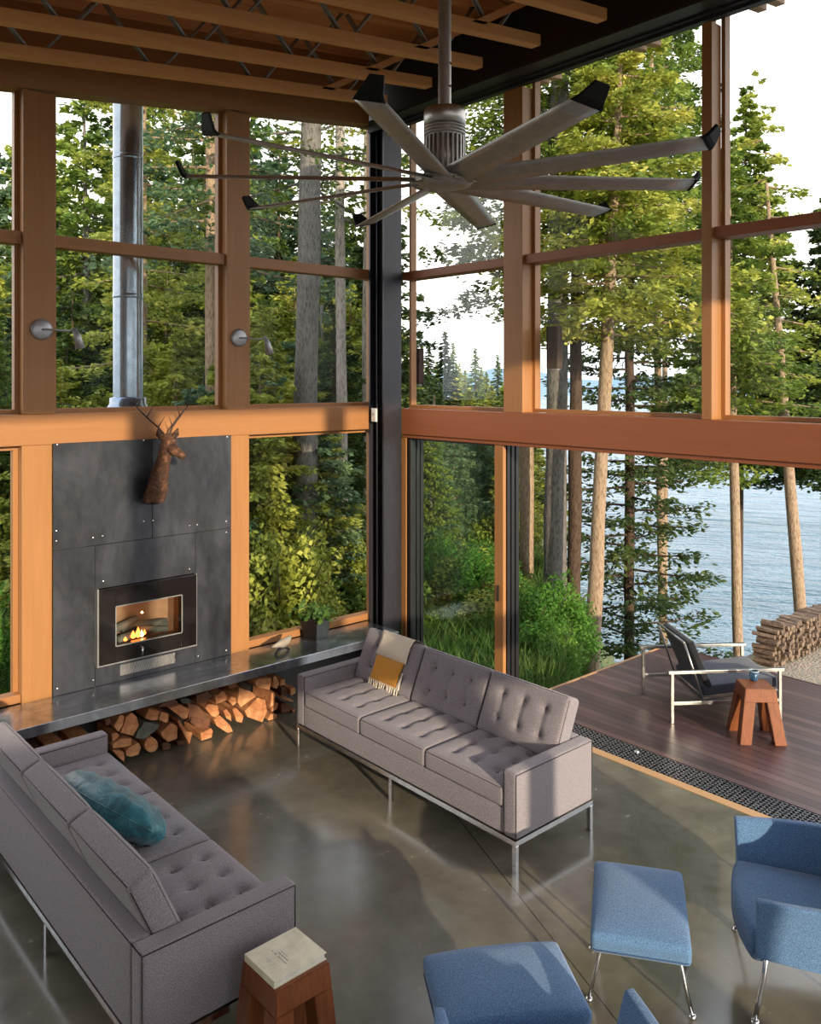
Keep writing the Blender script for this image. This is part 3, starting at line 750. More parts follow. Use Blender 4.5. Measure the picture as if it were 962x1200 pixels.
# pot with plant, bird
pt = empty('potted_plant', (-.93,-.10,.51), rz=.25, label='leafy green plant in a black square pot on the steel bench', cat='plant')
mb = MB(); s0, s1, h = .082, .10, .17
mb.hexa([(-s0,-s0,0),(s0,-s0,0),(s0,s0,0),(-s0,s0,0)], [(-s1,-s1,h),(s1,-s1,h),(s1,s1,h),(-s1,s1,h)], .004); mb.build('pot', M['blackbox'], pt)
MB().lim(-.09, .09, -.09, .09, h, h+.006).build('soil', M['soil'], pt)
def leaf_cloud(n, pos, size, asp=.5, up=.4, rng=None):
    """n quads -> numpy verts/faces; pos(rng) gives centres, size a float"""
    c = pos; nn = len(c)
    d1 = rng.normal(size=(nn,3)); d1[:,2] *= .5; d1 /= np.linalg.norm(d1, axis=1)[:,None]
    nr = rng.normal(size=(nn,3)); nr[:,2] += up*2; d2 = np.cross(d1, nr); d2 /= np.linalg.norm(d2, axis=1)[:,None]+1e-9
    sz = size*rng.uniform(.6, 1.3, size=(nn,1)) if np.isscalar(size) else size[:,None]*rng.uniform(.6, 1.3, size=(nn,1))
    a = d1*sz*.5; b = d2*sz*asp*.5
    V = np.stack([c-a, c+b-a*.1, c+a, c-b-a*.1], axis=1).reshape(-1,3)
    return V
def quad_mesh(name, V, mat):
    nq = len(V)//4; me = bpy.data.meshes.new(name)
    me.vertices.add(len(V)); me.vertices.foreach_set('co', V.astype(np.float32).ravel())
    me.loops.add(nq*4); me.loops.foreach_set('vertex_index', np.arange(nq*4, dtype=np.int32))
    me.polygons.add(nq); me.polygons.foreach_set('loop_start', np.arange(0, nq*4, 4, dtype=np.int32))
    me.polygons.foreach_set('loop_total', np.full(nq, 4, dtype=np.int32))
    me.update(); me.materials.append(mat); return me
def mobj(name, me, parent=None):
    o = bpy.data.objects.new(name, me); C.objects.link(o); o.parent = parent; return o
rng = np.random.default_rng(5)
pp = rng.normal(size=(230,3))*np.array([.075,.075,.04])+np.array([0,0,h+.055]); pp[:,2] = np.maximum(pp[:,2], h+.012)
foliage_part = mobj('foliage', quad_mesh('pot_foliage', leaf_cloud(230, pp, .062, .75, 1, rng), M['potleaf']), pt)
mb = MB()
for k in range(9):
    a = k*.7; mb.tube([(0,0,h), (.05*math.cos(a),.05*math.sin(a),h+.07)], .003, 5)
mb.build('stem', M['shrub'], pt)
bd = empty('bird_figurine', (-1.40,-.27,.51), rz=.3, label='small pale stone bird figure on a dark stand on the bench', cat='figurine')
mb = MB(); mb.tube([(-.13,0,.085),(-.06,0,.082),(0,0,.078),(.06,0,.085),(.10,0,.105),(.125,0,.115)], [.006,.022,.040,.034,.020,.004], 12); mb.build('body', M['birdstone'], bd)
mb = MB(); mb.tube([(-.09,0,.006),(-.05,0,.035),(0,0,.045),(.05,0,.035),(.09,0,.006)], [.010,.014,.016,.014,.010], 8); mb.build('stand', M['black'], bd)

# ================================================================== SOFAS
def tuft(p, uv, nx, ny, wx, wy, amp, axis=2, sgn=1, crown=.018):
    return p
def cushion(w, d, h, nx, ny, crown=.026, amp=.026, seg=(34,28,3), creasex=True):
    """cushion lying flat, tufted on its +z side"""
    bx = [(-1+2*(i+.5)/nx)*w/2*.80 if nx > 1 else 0 for i in range(nx)]
    by = [(-1+2*(i+.5)/ny)*d/2*.86 for i in range(ny)]
    def disp(p, u):
        q = p.copy()
        if u[2] > .4:
            f = (1-u[0]**4)*(1-u[1]**4); f = max(0, f)
            dz = crown*f
            for x in bx:
                for y in by:
                    r2 = ((p.x-x)**2+(p.y-y)**2)
                    dz -= amp*math.exp(-r2/(2*.020**2))+amp*.35*math.exp(-r2/(2*.06**2))
                # crease joining the buttons
                if by[0] <= p.y <= by[-1] and creasex: dz -= amp*.42*math.exp(-((p.x-x)**2)/(2*.010**2))
            q.z += dz*min(1, (u[2]-.4)*2)*1.0
        # plump sides
        if abs(u[0]) > .9: q.x += math.copysign(.004*(1-u[2]**2), u[0])
        if abs(u[1]) > .9: q.y += math.copysign(.004*(1-u[2]**2), u[1])
        return q
    mb = MB(); mb.soft((0,0,0), (w,d,h), .022, seg, disp)
    return mb, [(x, y) for x in bx for y in by]
def pipe_loop(w, d, z, r=.0035):
    mb = MB(); k = .018; a, b = w/2-.004, d/2-.004
    pts = [(-a+k,-b,z),(a-k,-b,z),(a,-b+k,z),(a,b-k,z),(a-k,b,z),(-a+k,b,z),(-a,b-k,z),(-a,-b+k,z),(-a+k,-b,z)]
    mb.tube(pts, r, 6); return mb
BTN = []
def put_button(par, loc):
    if not BTN:
        mb = MB(); mb.lathe([(0,.004),(.007,.003),(.010,.0),(.010,-.006),(0,-.006)], 10); me = bpy.data.meshes.new('button'); mb.bm.to_mesh(me); mb.bm.free(); me.materials.append(M['button']); BTN.append(me)
    o = bpy.data.objects.new('button', BTN[0]); C.objects.link(o); o.parent = par; o.location = loc
def make_sofa(loc, rz, label):
    r = empty('sofa', loc, rz, label, 'sofa'); Lh = 1.135; D = .37
    mb = MB(); z = .172
    mb.lim(-Lh, Lh, -D, -D+.028, .157, .187); mb.lim(-Lh, Lh, D-.028, D, .157, .187)
    mb.lim(-Lh, -Lh+.028, -D+.028, D-.028, .157, .187); mb.lim(Lh-.028, Lh, -D+.028, D-.028, .157, .187); mb.lim(-.014, .014, -D+.028, D-.028, .157, .187)
    mb.build('frame', M['chrome'], r)
    for x in (-Lh+.014, 0, Lh-.014):
        for y in (-D+.014, D-.014): MB().box((x, y, .0785), (.028,.028,.157), bev=.002).build('leg', M['chrome'], r)
    MB().soft((0, -.01, .265), (2*Lh-.2, .70, .155), .012, (10,6,2)).build('seat_base', M['sofa'], r)
    for s in (-1, 1):
        a = MB().soft((s*(Lh-.051), 0, .384), (.10, .738, .39), .018, (3,10,8)).build('armrest', M['sofa'], r)
        mb = MB(); x = s*(Lh-.002); k = .012
        mb.tube([(x,-D+.006,.20),(x,-D+.006,.568),(x,D-.006,.568),(x,D-.006,.20)], .0035, 6)
        x = s*(Lh-.10); mb.tube([(x,-D+.006,.20),(x,-D+.006,.568),(x,D-.10,.568)], .0035, 6); mb.build('piping', M['piping'], a)
    b = MB().soft((0, D-.045, .384), (2*Lh-.2, .09, .39), .016, (12,3,8)).build('backrest', M['sofa'], r)
    mb = MB(); mb.tube([(-Lh+.01,D-.004,.570),(Lh-.01,D-.004,.570)], .0035, 6); mb.build('piping', M['piping'], b)
    W = (2*Lh-.204)/3; Dc = .585
    for k in (-1, 0, 1):
        mb, bt = cushion(W-.006, Dc, .125, 3, 3)
        cs = mb.build('seat_cushion', M['sofa'], r, (k*W, -D+.004+Dc/2, .405))
        pipe_loop(W-.006, Dc, .050).build('piping', M['piping'], cs); pipe_loop(W-.006, Dc, -.052).build('piping', M['piping'], cs)
        for x, y in bt: put_button(cs, (x, y, .0625+.026-.034))
        H = .40; mb, bt = cushion(W-.006, H, .125, 3, 2, crown=.022)
        M2 = Matrix.Translation((k*W, .245, .634)) @ Matrix.Rotation(math.radians(66), 4, 'X')
        cb = mb.build('back_cushion', M['sofa'], r); cb.matrix_local = M2
        pipe_loop(W-.006, H, .050).build('piping', M['piping'], cb); pipe_loop(W-.006, H, -.052).build('piping', M['piping'], cb)
        for x, y in bt: put_button(cb, (x, y, .0625+.022-.034))
    return r
make_sofa((-1.34, -2.09, 0), -PI/2, 'grey tufted three seat sofa with its back to the open deck')
make_sofa((-3.625, -2.13, 0), PI/2, 'grey tufted three seat sofa at left holding a teal pillow')

# pillow
def make_pillow():
    r = empty('throw_pillow', (-3.60, -2.06, .42), label='crumpled teal velvet pillow on the left grey sofa', cat='pillow')
    mb = MB(); n, m2 = 40, 20
    top, bot = {}, {}
    for i in range(n+1):
        for j in range(m2+1):
            s = -1+2*i/n; t = -1+2*j/m2
            pin = 1-.16*(1-abs(s)**3)*abs(t)**3 - 0
            x = s*.44; y = t*.205*(1-.78*abs(s)**2.4)
            th = .105*max(0, (1-abs(s)**2.6)*(1-t**4))**.55
            wr = .006*math.sin(s*17+t*9)+.005*math.sin(t*23-s*11)
            e = (1-s**4)*(1-t**4)
            for dct, sg in ((top, 1), (bot, -1)):
                if sg < 0 and (i in (0, n) or j in (0, m2)): dct[i,j] = top[i,j]; continue
                dct[i,j] = mb.bm.verts.new((x, y, sg*(th+wr*e)))
    for dct in (top, bot):
        for i in range(n):
            for j in range(m2):
                try: mb.bm.faces.new((dct[i,j], dct[i+1,j], dct[i+1,j+1], dct[i,j+1])).smooth = True
                except ValueError: pass
    Mx = Matrix.Translation((-.03, 0, .175)) @ Matrix.Rotation(math.radians(-81), 4, 'Z') @ Matrix.Rotation(math.radians(-38), 4, 'X')
    mb.xf(Mx); mb.build('cover', M['teal'], r)
    mb = MB(); pts = [(-.44+.88*k/24, -.205*(1-.78*abs(-1+k/12)**2.4), 0) for k in range(25)]
    mb.tube(pts, .004, 6); pts = [(p[0], -p[1], 0) for p in pts]; mb.tube(pts, .004, 6); mb.xf(Mx); mb.build('piping', M['teal'], r)
make_pillow()

# throw blanket over the first back cushion of the deck side sofa
def make_throw():
    r = empty('throw_blanket', (-1.10, -1.45, .60), label='mustard and cream knitted throw draped over the sofa back', cat='blanket')
    # profile in (x, z): front of the leaning cushion, over its top and down behind
    fx, fz = math.sin(math.radians(24)), math.cos(math.radians(24))
    base = Vector((-1.340+.245-.0625*fz-.026, 0, .634+.0625*fx))   # middle of front face
    def P(s):  # s along front face up from middle
        return Vector((base.x+s*fx, 0, base.z+s*fz))
    prof = [P(-.155), P(-.10), P(-.03), P(.04), P(.10), P(.17), P(.207)]
    top = P(.222); n = Vector((fz, 0, -fx))
    prof += [top+n*.015+Vector((0,0,.012)), top+n*.06+Vector((0,0,.010)), top+n*.12+Vector((0,0,.006)), top+n*.165+Vector((0,0,-.02)), top+n*.172-Vector((fx,0,fz))*.09, top+n*.174-Vector((fx,0,fz))*.15]
    off = Vector(r.location)
    def strip(prof, y0, y1, name, mat, th=.010, wob=.006):
        mb = MB(); ny = 14; g = {}
        for i, p in enumerate(prof):
            for j in range(ny+1):
                t = j/ny; y = y0+(y1-y0)*t
                w = wob*math.sin(t*14+i*.5)
                q = Vector((p.x - abs(w), y+.012*math.sin(i*.9)*(t-.5)*2 - .010*i*.15, p.z)) - off
                nrm = n if i < 7 else (Vector((0,0,-1)) if i < 10 else -n)
                g[i,j,0] = mb.bm.verts.new(q); g[i,j,1] = mb.bm.verts.new(q+nrm*th)
        I, J = len(prof)-1, ny
        for i in range(I):
            for j in range(J):
                for k in (0,1): mb.bm.faces.new((g[i,j,k],g[i+1,j,k],g[i+1,j+1,k],g[i,j+1,k])).smooth = True
        for i in range(I):
            for j in (0, J): mb.bm.faces.new((g[i,j,0],g[i+1,j,0],g[i+1,j,1],g[i,j,1]))
        for j in range(J):
            for i in (0, I): mb.bm.faces.new((g[i,j,0],g[i,j+1,0],g[i,j+1,1],g[i,j,1]))
        return mb.build(name, mat, r)
    strip(prof[:4], -1.275, -1.60, 'mustard_band', M['mustard'])
    strip([p-n*.004 for p in prof[:3]]+[prof[2]], -1.60, -1.635, 'folded_edge', M['cream'])
    strip(prof[3:], -1.265, -1.625, 'cream_band', M['cream'])
    mb = MB()
    for k in range(20):
        y = -1.28-.34*k/19; p = prof[0]; a = R_.uniform(-.012,.012)
        mb.tube([Vector((p.x-.002,y,p.z+.01))-off, Vector((p.x-.010,y+a,p.z-.02))-off, Vector((p.x-.014-R_.uniform(0,.012),y+a*2,p.z-.045))-off], .0035, 5)
    mb.build('fringe', M['cream'], r)
make_throw()

# ================================================================== BLUE OTTOMANS / CHAIRS
def make_ottoman(loc, rz, label):
    r = empty('ottoman', loc, rz, label, 'ottoman', 'blue wool ottomans on chrome legs'); w, d = .61, .435
    def disp(p, u):
        q = p.copy()
        if u[2] > .3: q.z += .022*max(0, (1-u[0]**4)*(1-u[1]**4))
        q.z += -.012*(u[0]**2)*(1 if u[2] > 0 else .5)
        q.x *= 1-.03*(u[2] < 0); return q
    s = MB().soft((0,0,.35), (w,d,.10), .022, (14,10,3), disp).build('seat', M['blue'], r)
    mb = pipe_loop(w+.0, d+.0, .315); mb.build('piping', M['bluepipe'], s)
    for sx in (-1, 1):
        for sy in (-1, 1):
            x, y = sx*.12, sy*.15
            l = MB().tube([(x*.6,y*.8,.297),(x,y,.290),(x*1.15,y*1.12,.265),(x*1.30,y*1.30,.14),(x*1.50,y*1.52,.012)], .0095, 10).build('leg', M['chrome'], r)
            MB().lathe([(0,0),(.016,0),(.018,.006),(.012,.016),(0,.018)], 12, (x*1.5,y*1.52,0)).build('foot', M['chrome'], l)
    return r
ott = make_ottoman((-1.93,-4.20,0), math.atan2(.566,.824), 'blue wool ottoman standing nearest the grey sofa corner')
o2 = copy_tree(ott); o2.location = (-2.82,-4.14,0); o2.rotation_euler.z = math.atan2(-.54,.85)
o2['label'] = 'blue wool ottoman at the bottom with a streak of light across it'

def make_wing_chair(loc, rz, label):
    r = empty('armchair', loc, rz, label, 'armchair', 'blue wool wing armchairs')
    def disp(p, u):
        q = p.copy()
        if u[2] > .3: q.z += .02*max(0, (1-u[0]**4)*(1-u[1]**4))
        if u[1] < 0: q.z -= .03*u[1]**2*(u[2] < 0); q.y -= .05*(1-u[0]**2)*(-u[1])
        q.z -= .05*(u[1]*.5+.5); return q
    MB().soft((0,-.02,.335), (.60,.62,.12), .03, (14,12,3), disp).build('seat', M['blue'], r)
    # wrap-round shell: arms rising into winged back
    def path(t):  # t 0..1 around from left arm tip to right arm tip
        a = -1+2*t; s = abs(a)
        if s > .45:
            k = (s-.45)/.55; return math.copysign(.30+.03*math.sin(k*PI)+.015*k, a), .30-.62*k, k
        k = s/.45; ang = k*PI/2; return math.copysign(.30*math.sin(ang)**.8, a), .30+.10*math.cos(ang), 0
    def shell(t0, t1, name, n):
        mb = MB(); nz = 12; g = {}
        for i in range(n+1):
            t = t0+(t1-t0)*i/n; x, y, k = path(t)
            x2, y2, _ = path(min(1, t+.004)); x1, y1, _ = path(max(0, t-.004))
            tn = Vector((x2-x1, y2-y1, 0)).normalized(); nr = Vector((-tn.y, tn.x, 0))  # outward?
            if nr.dot(Vector((x, y+.0, 0))) < 0: nr = -nr
            s = abs(-1+2*t)
            ztop = .575 if k > .22 else (.575+.10*(1-k/.22) if k > 0 else .675+.32*sstep(0, 1, 1-s/.45)**1.2)
            zbot = .27+.03*k
            for j in range(nz+1):
                f = j/nz; z = zbot+(ztop-zbot)*f
                flare = .05*f**1.5 if k > 0 else (.10*f)
                th = .034*(1-.55*f)*(1-.35*k)+.010
                c = Vector((x, y, z))+nr*flare
                g[i,j,0] = mb.bm.verts.new(c+nr*th); g[i,j,1] = mb.bm.verts.new(c-nr*th)
        for i in range(n):
            for j in range(nz):
                for k in (0,1): mb.bm.faces.new((g[i,j,k],g[i+1,j,k],g[i+1,j+1,k],g[i,j+1,k])).smooth = True
            for j in (0, nz): mb.bm.faces.new((g[i,j,0],g[i+1,j,0],g[i+1,j,1],g[i,j,1])).smooth = True
        for i in (0, n):
            for j in range(nz): mb.bm.faces.new((g[i,j,0],g[i,j+1,0],g[i,j+1,1],g[i,j,1]))
        o = mb.build(name, M['blue'], r); bv = o.modifiers.new('b', 'BEVEL'); bv.width = .010; bv.segments = 3; bv.limit_method = 'ANGLE'
        # gentle sit forward of the arm fronts
        return o
    shell(0, .24, 'armrest', 12); shell(.76, 1, 'armrest', 12); shell(.24, .76, 'backrest', 26)
    for sx in (-1, 1):
        for yy, ly in ((-.27,-1), (.26,1)):
            x = sx*.27
            l = MB().tube([(x*.80,yy*.9,.285),(x*1.0,yy*.96,.30),(x*1.13,yy*1.02,.265),(x*1.17,yy*1.06,.20),(x*1.20,yy*1.14,.10),(x*1.22,yy*1.2,.012)], .0115, 10).build('leg', M['chrome'], r)
            MB().lathe([(0,0),(.018,0),(.021,.006),(.014,.018),(0,.020)], 12, (x*1.22,yy*1.2,0)).build('foot', M['chrome'], l)
    return r
ch = make_wing_chair((-1.313,-4.772,0), math.radians(214.5), 'blue wool wing armchair at the right edge by the deck threshold')
c2 = copy_tree(ch); c2.location = (-3.17,-4.72,0); c2.rotation_euler.z = math.radians(146); c2['label'] = 'blue wool wing armchair at the bottom edge, only its front tips showing'

# ================================================================== STOOLS, BOOK, CUP, DECK CHAIR
def make_stool(loc, rz, label, w=.26, b=.33, H=.45):
    r = empty('wooden_stool', loc, rz, label, 'stool', 'solid block wooden stools'); a = w/2; c = b/2; lw = .088
    mb = MB(); zt = H-.10
    f = lambda z: a+(c-a)*(1-z/H)
    mb.hexa([(-f(zt),-f(zt),zt),(f(zt),-f(zt),zt),(f(zt),f(zt),zt),(-f(zt),f(zt),zt)], [(-a,-a,H),(a,-a,H),(a,a,H),(-a,a,H)], .004)
    mb.build('seat', M['stool'], r)
    for sx in (-1, 1):
        for sy in (-1, 1):
            def q(z, wl):
                e = f(z); return [(sx*e,sy*e,z),(sx*(e-wl),sy*e,z),(sx*(e-wl),sy*(e-wl),z),(sx*e,sy*(e-wl),z)]
            MB().hexa(q(0, lw), q(zt-.001, lw), .003).build('leg', M['stool'], r)
    return r
st1 = make_stool((-3.475,-3.515,0), 0, 'chunky wooden block stool beside the left sofa with a book on it')
st2 = make_stool((1.185,-3.235,0), math.radians(-45), 'chunky wooden block stool out on the deck with a blue cup', .235, .36, .42)
for k in kids(st2): pass
bk = empty('book', (-3.475,-3.513,.451), rz=.02, label='pale cream closed book lying on the wooden stool', cat='book')
MB().lim(-.125, .12, -.108, .108, .004, .026).build('pages', M['pages'], bk)
mb = MB(); mb.lim(-.128, .128, -.112, .112, 0, .0035, .0008); mb.lim(-.128, .128, -.112, .112, .0265, .030, .0008); mb.lim(-.130, -.126, -.112, .112, 0, .030, .0008)
mb.build('cover', M['paper'], bk)
mb = MB()
for (x, y0, y1, hh) in ((-.035,-.055,.055,.005),(-.02,-.045,.03,.005),(-.008,-.03,.03,.003),(-.075,-.025,.03,.002),(-.085,-.02,.02,.002)):
    n = int((y1-y0)/.009)
    for k in range(n): 
        if R_.random() < .85: mb.lim(x-hh/2, x+hh/2, y0+k*.009, y0+k*.009+.0062, .030, .0304)
mb.build('title_lines', M['ink'], bk)
cp = empty('cup', (1.255,-3.185,.421), label='small dark blue cup standing on the deck stool', cat='cup')
MB().lathe([(0,0),(.026,0),(.030,.006),(.038,.080),(.036,.080),(.028,.010),(0,.010)], 24).build('body', M['cup'], cp)
MB().lathe([(.0385,.074),(.0388,.082),(.0355,.082),(.0350,.074)], 24).build('rim', M['cupin'], cp)
MB().tube([(-.034,0,.062),(-.055,0,.062),(-.058,0,.040),(-.048,0,.024),(-.031,0,.024)], .004, 8).build('handle', M['cup'], cp)

def make_lounge():
    r = empty('lounge_chair', (.90,-2.64,0), math.atan2(-.6,.8), 'low metal frame lounge chair with dark cushions on the deck', 'chair')
    W, Dp, H, t = .68, .98, .425, .022   # local +x forward, +y across
    for y in (0, W):
        MB().box((Dp/2-.01, y, H), (Dp+.03, .038, .026), bev=.003).build('armrest', M['brushed'], r)
        for x in (.012, Dp-.03): MB().box((x, y, (H-.013)/2), (t*1.2, t*1.2, H-.013), bev=.002).build('leg', M['brushed'], r)
        MB().box((Dp/2-.01, y, .165), (Dp-.06, .020, .028), bev=.002).build('side_rail', M['brushed'], r)
    for x in (.30, .85): MB().box((x, W/2, .165), (.022, W-.02, .022), bev=.002).build('cross_rail', M['brushed'], r)
    y0, y1 = .05, W-.05
    # seat
    def slab(x0, z0, x1, z1, th, name, mat, ya=y0, yb=y1):
        d = Vector((x1-x0, 0, z1-z0)); l = d.length; ang = math.atan2(z1-z0, x1-x0)
        Mx = Matrix.Translation(((x0+x1)/2, (ya+yb)/2, (z0+z1)/2)) @ Matrix.Rotation(-ang, 4, 'Y')
        return MB().soft((0,0,0), (l, yb-ya, th), .016, (8,6,2), None, Mx).build(name, mat, r)
    slab(.30, .235, .96, .300, .085, 'seat_cushion', M['darksling'])
    slab(.37, .25, .195, .655, .060, 'back_cushion', M['slingback'])
    for y in (y0-.008, y1+.008):
        MB().tube([(.30,y,.17),(.135,y,.655)], .010, 8).build('back_frame', M['brushed'], r)
    MB().tube([(.135,y0-.008,.655),(.135,y1+.008,.655)], .010, 8).build('back_frame', M['brushed'], r)
    for y in (y0-.008, y1+.008): MB().tube([(.30,y,.178),(.96,y,.235)], .010, 8).build('seat_frame', M['brushed'], r)
make_lounge()

# ================================================================== CEILING FAN
def make_fan():
    r = empty('ceiling_fan', (-2.30,-3.245,3.93), label='large ten blade metal ceiling fan hanging from the joists', cat='ceiling fan')
    zt = 5.99+.118*(-2.30+.42)-3.93
    MB().lathe([(.035,.40),(.035,zt)], 20).build('downrod', M['rod'], r)
    MB().lathe([(.035,zt-.06),(.11,zt-.05),(.12,zt-.002),(0,zt-.002)], 20).build('ceiling_mount', M['rod'], r)
    for z in (.50, .62): MB().tube([(0,-.045,z),(0,.045,z)], .008, 8).build('bolt', M['chrome'], r)
    MB().lathe([(.0,.39),(.105,.385),(.112,.37),(.112,.30),(.104,.295)], 32).build('motor_cap', M['brushed'], r)
    mb = MB()
    for z in (.245,.262,.279): mb.lathe([(.098,z),(.112,z+.001),(.112,z+.010),(.098,z+.011)], 32)
    mb.lathe([(.098,.235),(.098,.295)], 32)
    n = 26
    for k in range(n):
        a = 2*PI*k/n; mb.box((.103*math.cos(a), .103*math.sin(a), .135), (.018,.010,.20), (0,0,a))
    mb.lathe([(.0,.03),(.094,.03),(.094,.24),(0,.24)], 32)
    mb.build('motor', M['fanmetal'], r)
    MB().lathe([(0,-.035),(.10,-.030),(.165,-.012),(.170,.0),(.170,.014),(.09,.03),(0,.03)], 36).build('hub', M['fanmetal'], r)
    for k in range(10):
        a = 3.734+k*PI/5
        mb = MB(); secs = []
        for i in range(9):
            t = i/8; rr = .12+(1.35-.12)*t; w = .088-.018*t; tw = -math.radians(17-5*t); z = .022*0+.004-.010*math.sin(t*PI)*0
            ca, sa = math.cos(tw), math.sin(tw); ring = []
            prof = [(-w,0),(-w*.8,.008),(-w*.2,.017),(w*.5,.012),(w*.95,.002),(w,-.002),(w*.4,-.003),(-w*.5,-.004)]
            ring = [mb.bm.verts.new((rr, y*ca-zz*sa, z+y*sa+zz*ca)) for y, zz in prof]; secs.append(ring)
        for A, B in zip(secs, secs[1:]):
            for j in range(8): mb.bm.faces.new((A[j],A[(j+1)%8],B[(j+1)%8],B[j])).smooth = True
        mb.bm.faces.new(secs[0]); mb.bm.faces.new(secs[-1][::-1])
        b = mb.build('blade', M['fanmetal'], r); b.rotation_euler = (0,0,a)
        # dark upturned winglet
        mb = MB(); A = []
        for (rr, z, w, off) in ((1.345,.0,.068,0),(1.357,.004,.062,.004),(1.37,.018,.052,.012),(1.382,.045,.042,.028),(1.395,.075,.030,.045)):
            tw = -math.radians(12)
            A.append([mb.bm.verts.new((rr+dx*.8, off+y, z+y*math.sin(tw)+dz)) for (y, dx, dz) in ((-w,-.006,.006),(w,-.006,.006),(w,.008,-.004),(-w,.008,-.004))])
        for P_, Q in zip(A, A[1:]):
            for j in range(4): mb.bm.faces.new((P_[j],P_[(j+1)%4],Q[(j+1)%4],Q[j]))
        mb.bm.faces.new(A[0]); mb.bm.faces.new(A[-1][::-1])
        w = mb.build('winglet', M['fantip'], b)
        MB().box((.15, 0, -.012), (.06,.05,.014), bev=.003).build('blade_bracket', M['brushed'], b)
make_fan()

# ================================================================== OUTSIDE PLANTING
def conifer(seed, z0, z1, R, nb, dens, size, shape=.85, droop=.25, fan=.33, rmin=.15, belly=0, up=0.0):
    """needle sprays on branches between heights z0 and z1 -> quads"""
    g = np.random.default_rng(seed); out = []; br = []
    for i in range(nb):
        f = (i+g.uniform(0,1))/nb; f = min(f, .995)
        prof = (1-f)**shape
        if belly: prof *= min(1, .45+f/belly*.55) if f < belly else 1
        ln = max(rmin, R*prof*g.uniform(.62,1.12)); az = i*2.399+g.uniform(-.5,.5); z = z0+(z1-z0)*f
        d = np.array([math.cos(az), math.sin(az)]); p = np.array([-d[1], d[0]])
        dens_ = dens*1.9 if size < .3 else dens*1.3; size_ = size*.70 if size < .3 else size*.85
        n = max(8, int(dens_*ln)); t = g.beta(1.6, 1.1, n)*.92+.08
        sag = lambda t: -droop*ln*t**1.5 + up*ln*t + .16*ln*np.maximum(0, t-.6)**1.0
        wd = fan*ln*np.sin(np.clip(t,0,1)*PI*.80+.25)
        lat = g.uniform(-1,1,n)*wd
        # clumps along side twigs
        k = np.round(t*9)/9; t2 = k+g.normal(0,.022,n)-np.abs(lat)*.12
        x = d[0]*ln*t2 + p[0]*lat; y = d[1]*ln*t2+p[1]*lat
        zz = z+sag(t2)-np.abs(lat)*.18+g.normal(0,.025+.02*ln,n)
        c = np.stack([x,y,zz],1)
        dirv = np.stack([d[0]+p[0]*np.sign(lat)*.9, d[1]+p[1]*np.sign(lat)*.9, np.full(n,-.15)],1)+g.normal(0,.45,(n,3))
        dirv /= np.linalg.norm(dirv,axis=1)[:,None]
        nr = g.normal(0,.55,(n,3)); nr[:,2] += 1.0
        s = np.cross(dirv, nr); s /= np.linalg.norm(s,axis=1)[:,None]+1e-9
        sz = (size_*g.uniform(.6,1.35,n))[:,None]
        a = dirv*sz*.5; b = s*sz*.24
        out.append(np.stack([c-a, c+b, c+a, c-b],1).reshape(-1,3))
        if ln > .5: br.append([(0,0,z), (d[0]*ln*.5, d[1]*ln*.5, z+float(sag(.5))), (d[0]*ln*.9, d[1]*ln*.9, z+float(sag(.9)))])
    return np.concatenate(out), br
def trunk_mb(pts, rs, br=(), n=10, seed=0):
    mb = MB(); r = random.Random(seed); P_ = []; Q = []
    for i in range(len(pts)-1):
        k = 5
        for j in range(k):
            t = j/k; P_.append(Vector(pts[i]).lerp(Vector(pts[i+1]), t)+Vector((r.uniform(-.012,.012), r.uniform(-.012,.012), 0))); Q.append((rs[i]*(1-t)+rs[i+1]*t)*r.uniform(.94,1.06))
    P_.append(Vector(pts[-1])); Q.append(rs[-1]); mb.tube(P_, Q, n)
    for b in br: mb.tube(b, [.022,.014,.005], 4, cap=False)
    return mb
CACHE = {}
def cached(key, fn):
    if key not in CACHE: CACHE[key] = fn()
    return CACHE[key]
def tree(u, d, dia, bark, crown, label, group=None, u_top=None, ztop=13., mat='needle', kind='pine_tree', cat='tree', zb=None, thin=False):
    """tall tree: trunk from the ground, crown=(z0,z1,R,nb,dens,size,shape,droop,seed)"""
    x, y = at(u, d); z = gz(x, y)-.1 if zb is None else zb
    lean = (0, 0)
    if u_top is not None:
        v0, v1 = 720, 300; xa, ya = at(u_top, d); za = zat(v1, d)
        lean = ((xa-x)/(za-zat(v0, d)), (ya-y)/(za-zat(v0, d)))
        x -= lean[0]*(zat(v0,d)-z); y -= lean[1]*(zat(v0,d)-z)
    r = empty(kind, (x, y, z), 0, label, cat, group)
    H = ztop-z; ln = lambda h: (lean[0]*h, lean[1]*h, h)
    br = []
    if crown:
        z0, z1, R, nb, dens, size, shape, droop, seed = crown
        V, br = conifer(seed, z0-z, z1-z, R, nb, dens, size, shape, droop)
        V = V.copy(); V[:,0] += lean[0]*V[:,2]; V[:,1] += lean[1]*V[:,2]
        br = [[(p[0]+lean[0]*p[2], p[1]+lean[1]*p[2], p[2]) for p in b] for b in br]
    trunk_mb([ln(0), ln(H*.3), ln(H*.65), ln(H)], [dia*.58, dia*.5, dia*.42, dia*(.12 if crown else .3)], br, 12, int(u)).build('trunk', M[bark], r)
    if crown: mobj('foliage', quad_mesh('foliage', V, M[mat]), r)
    return r
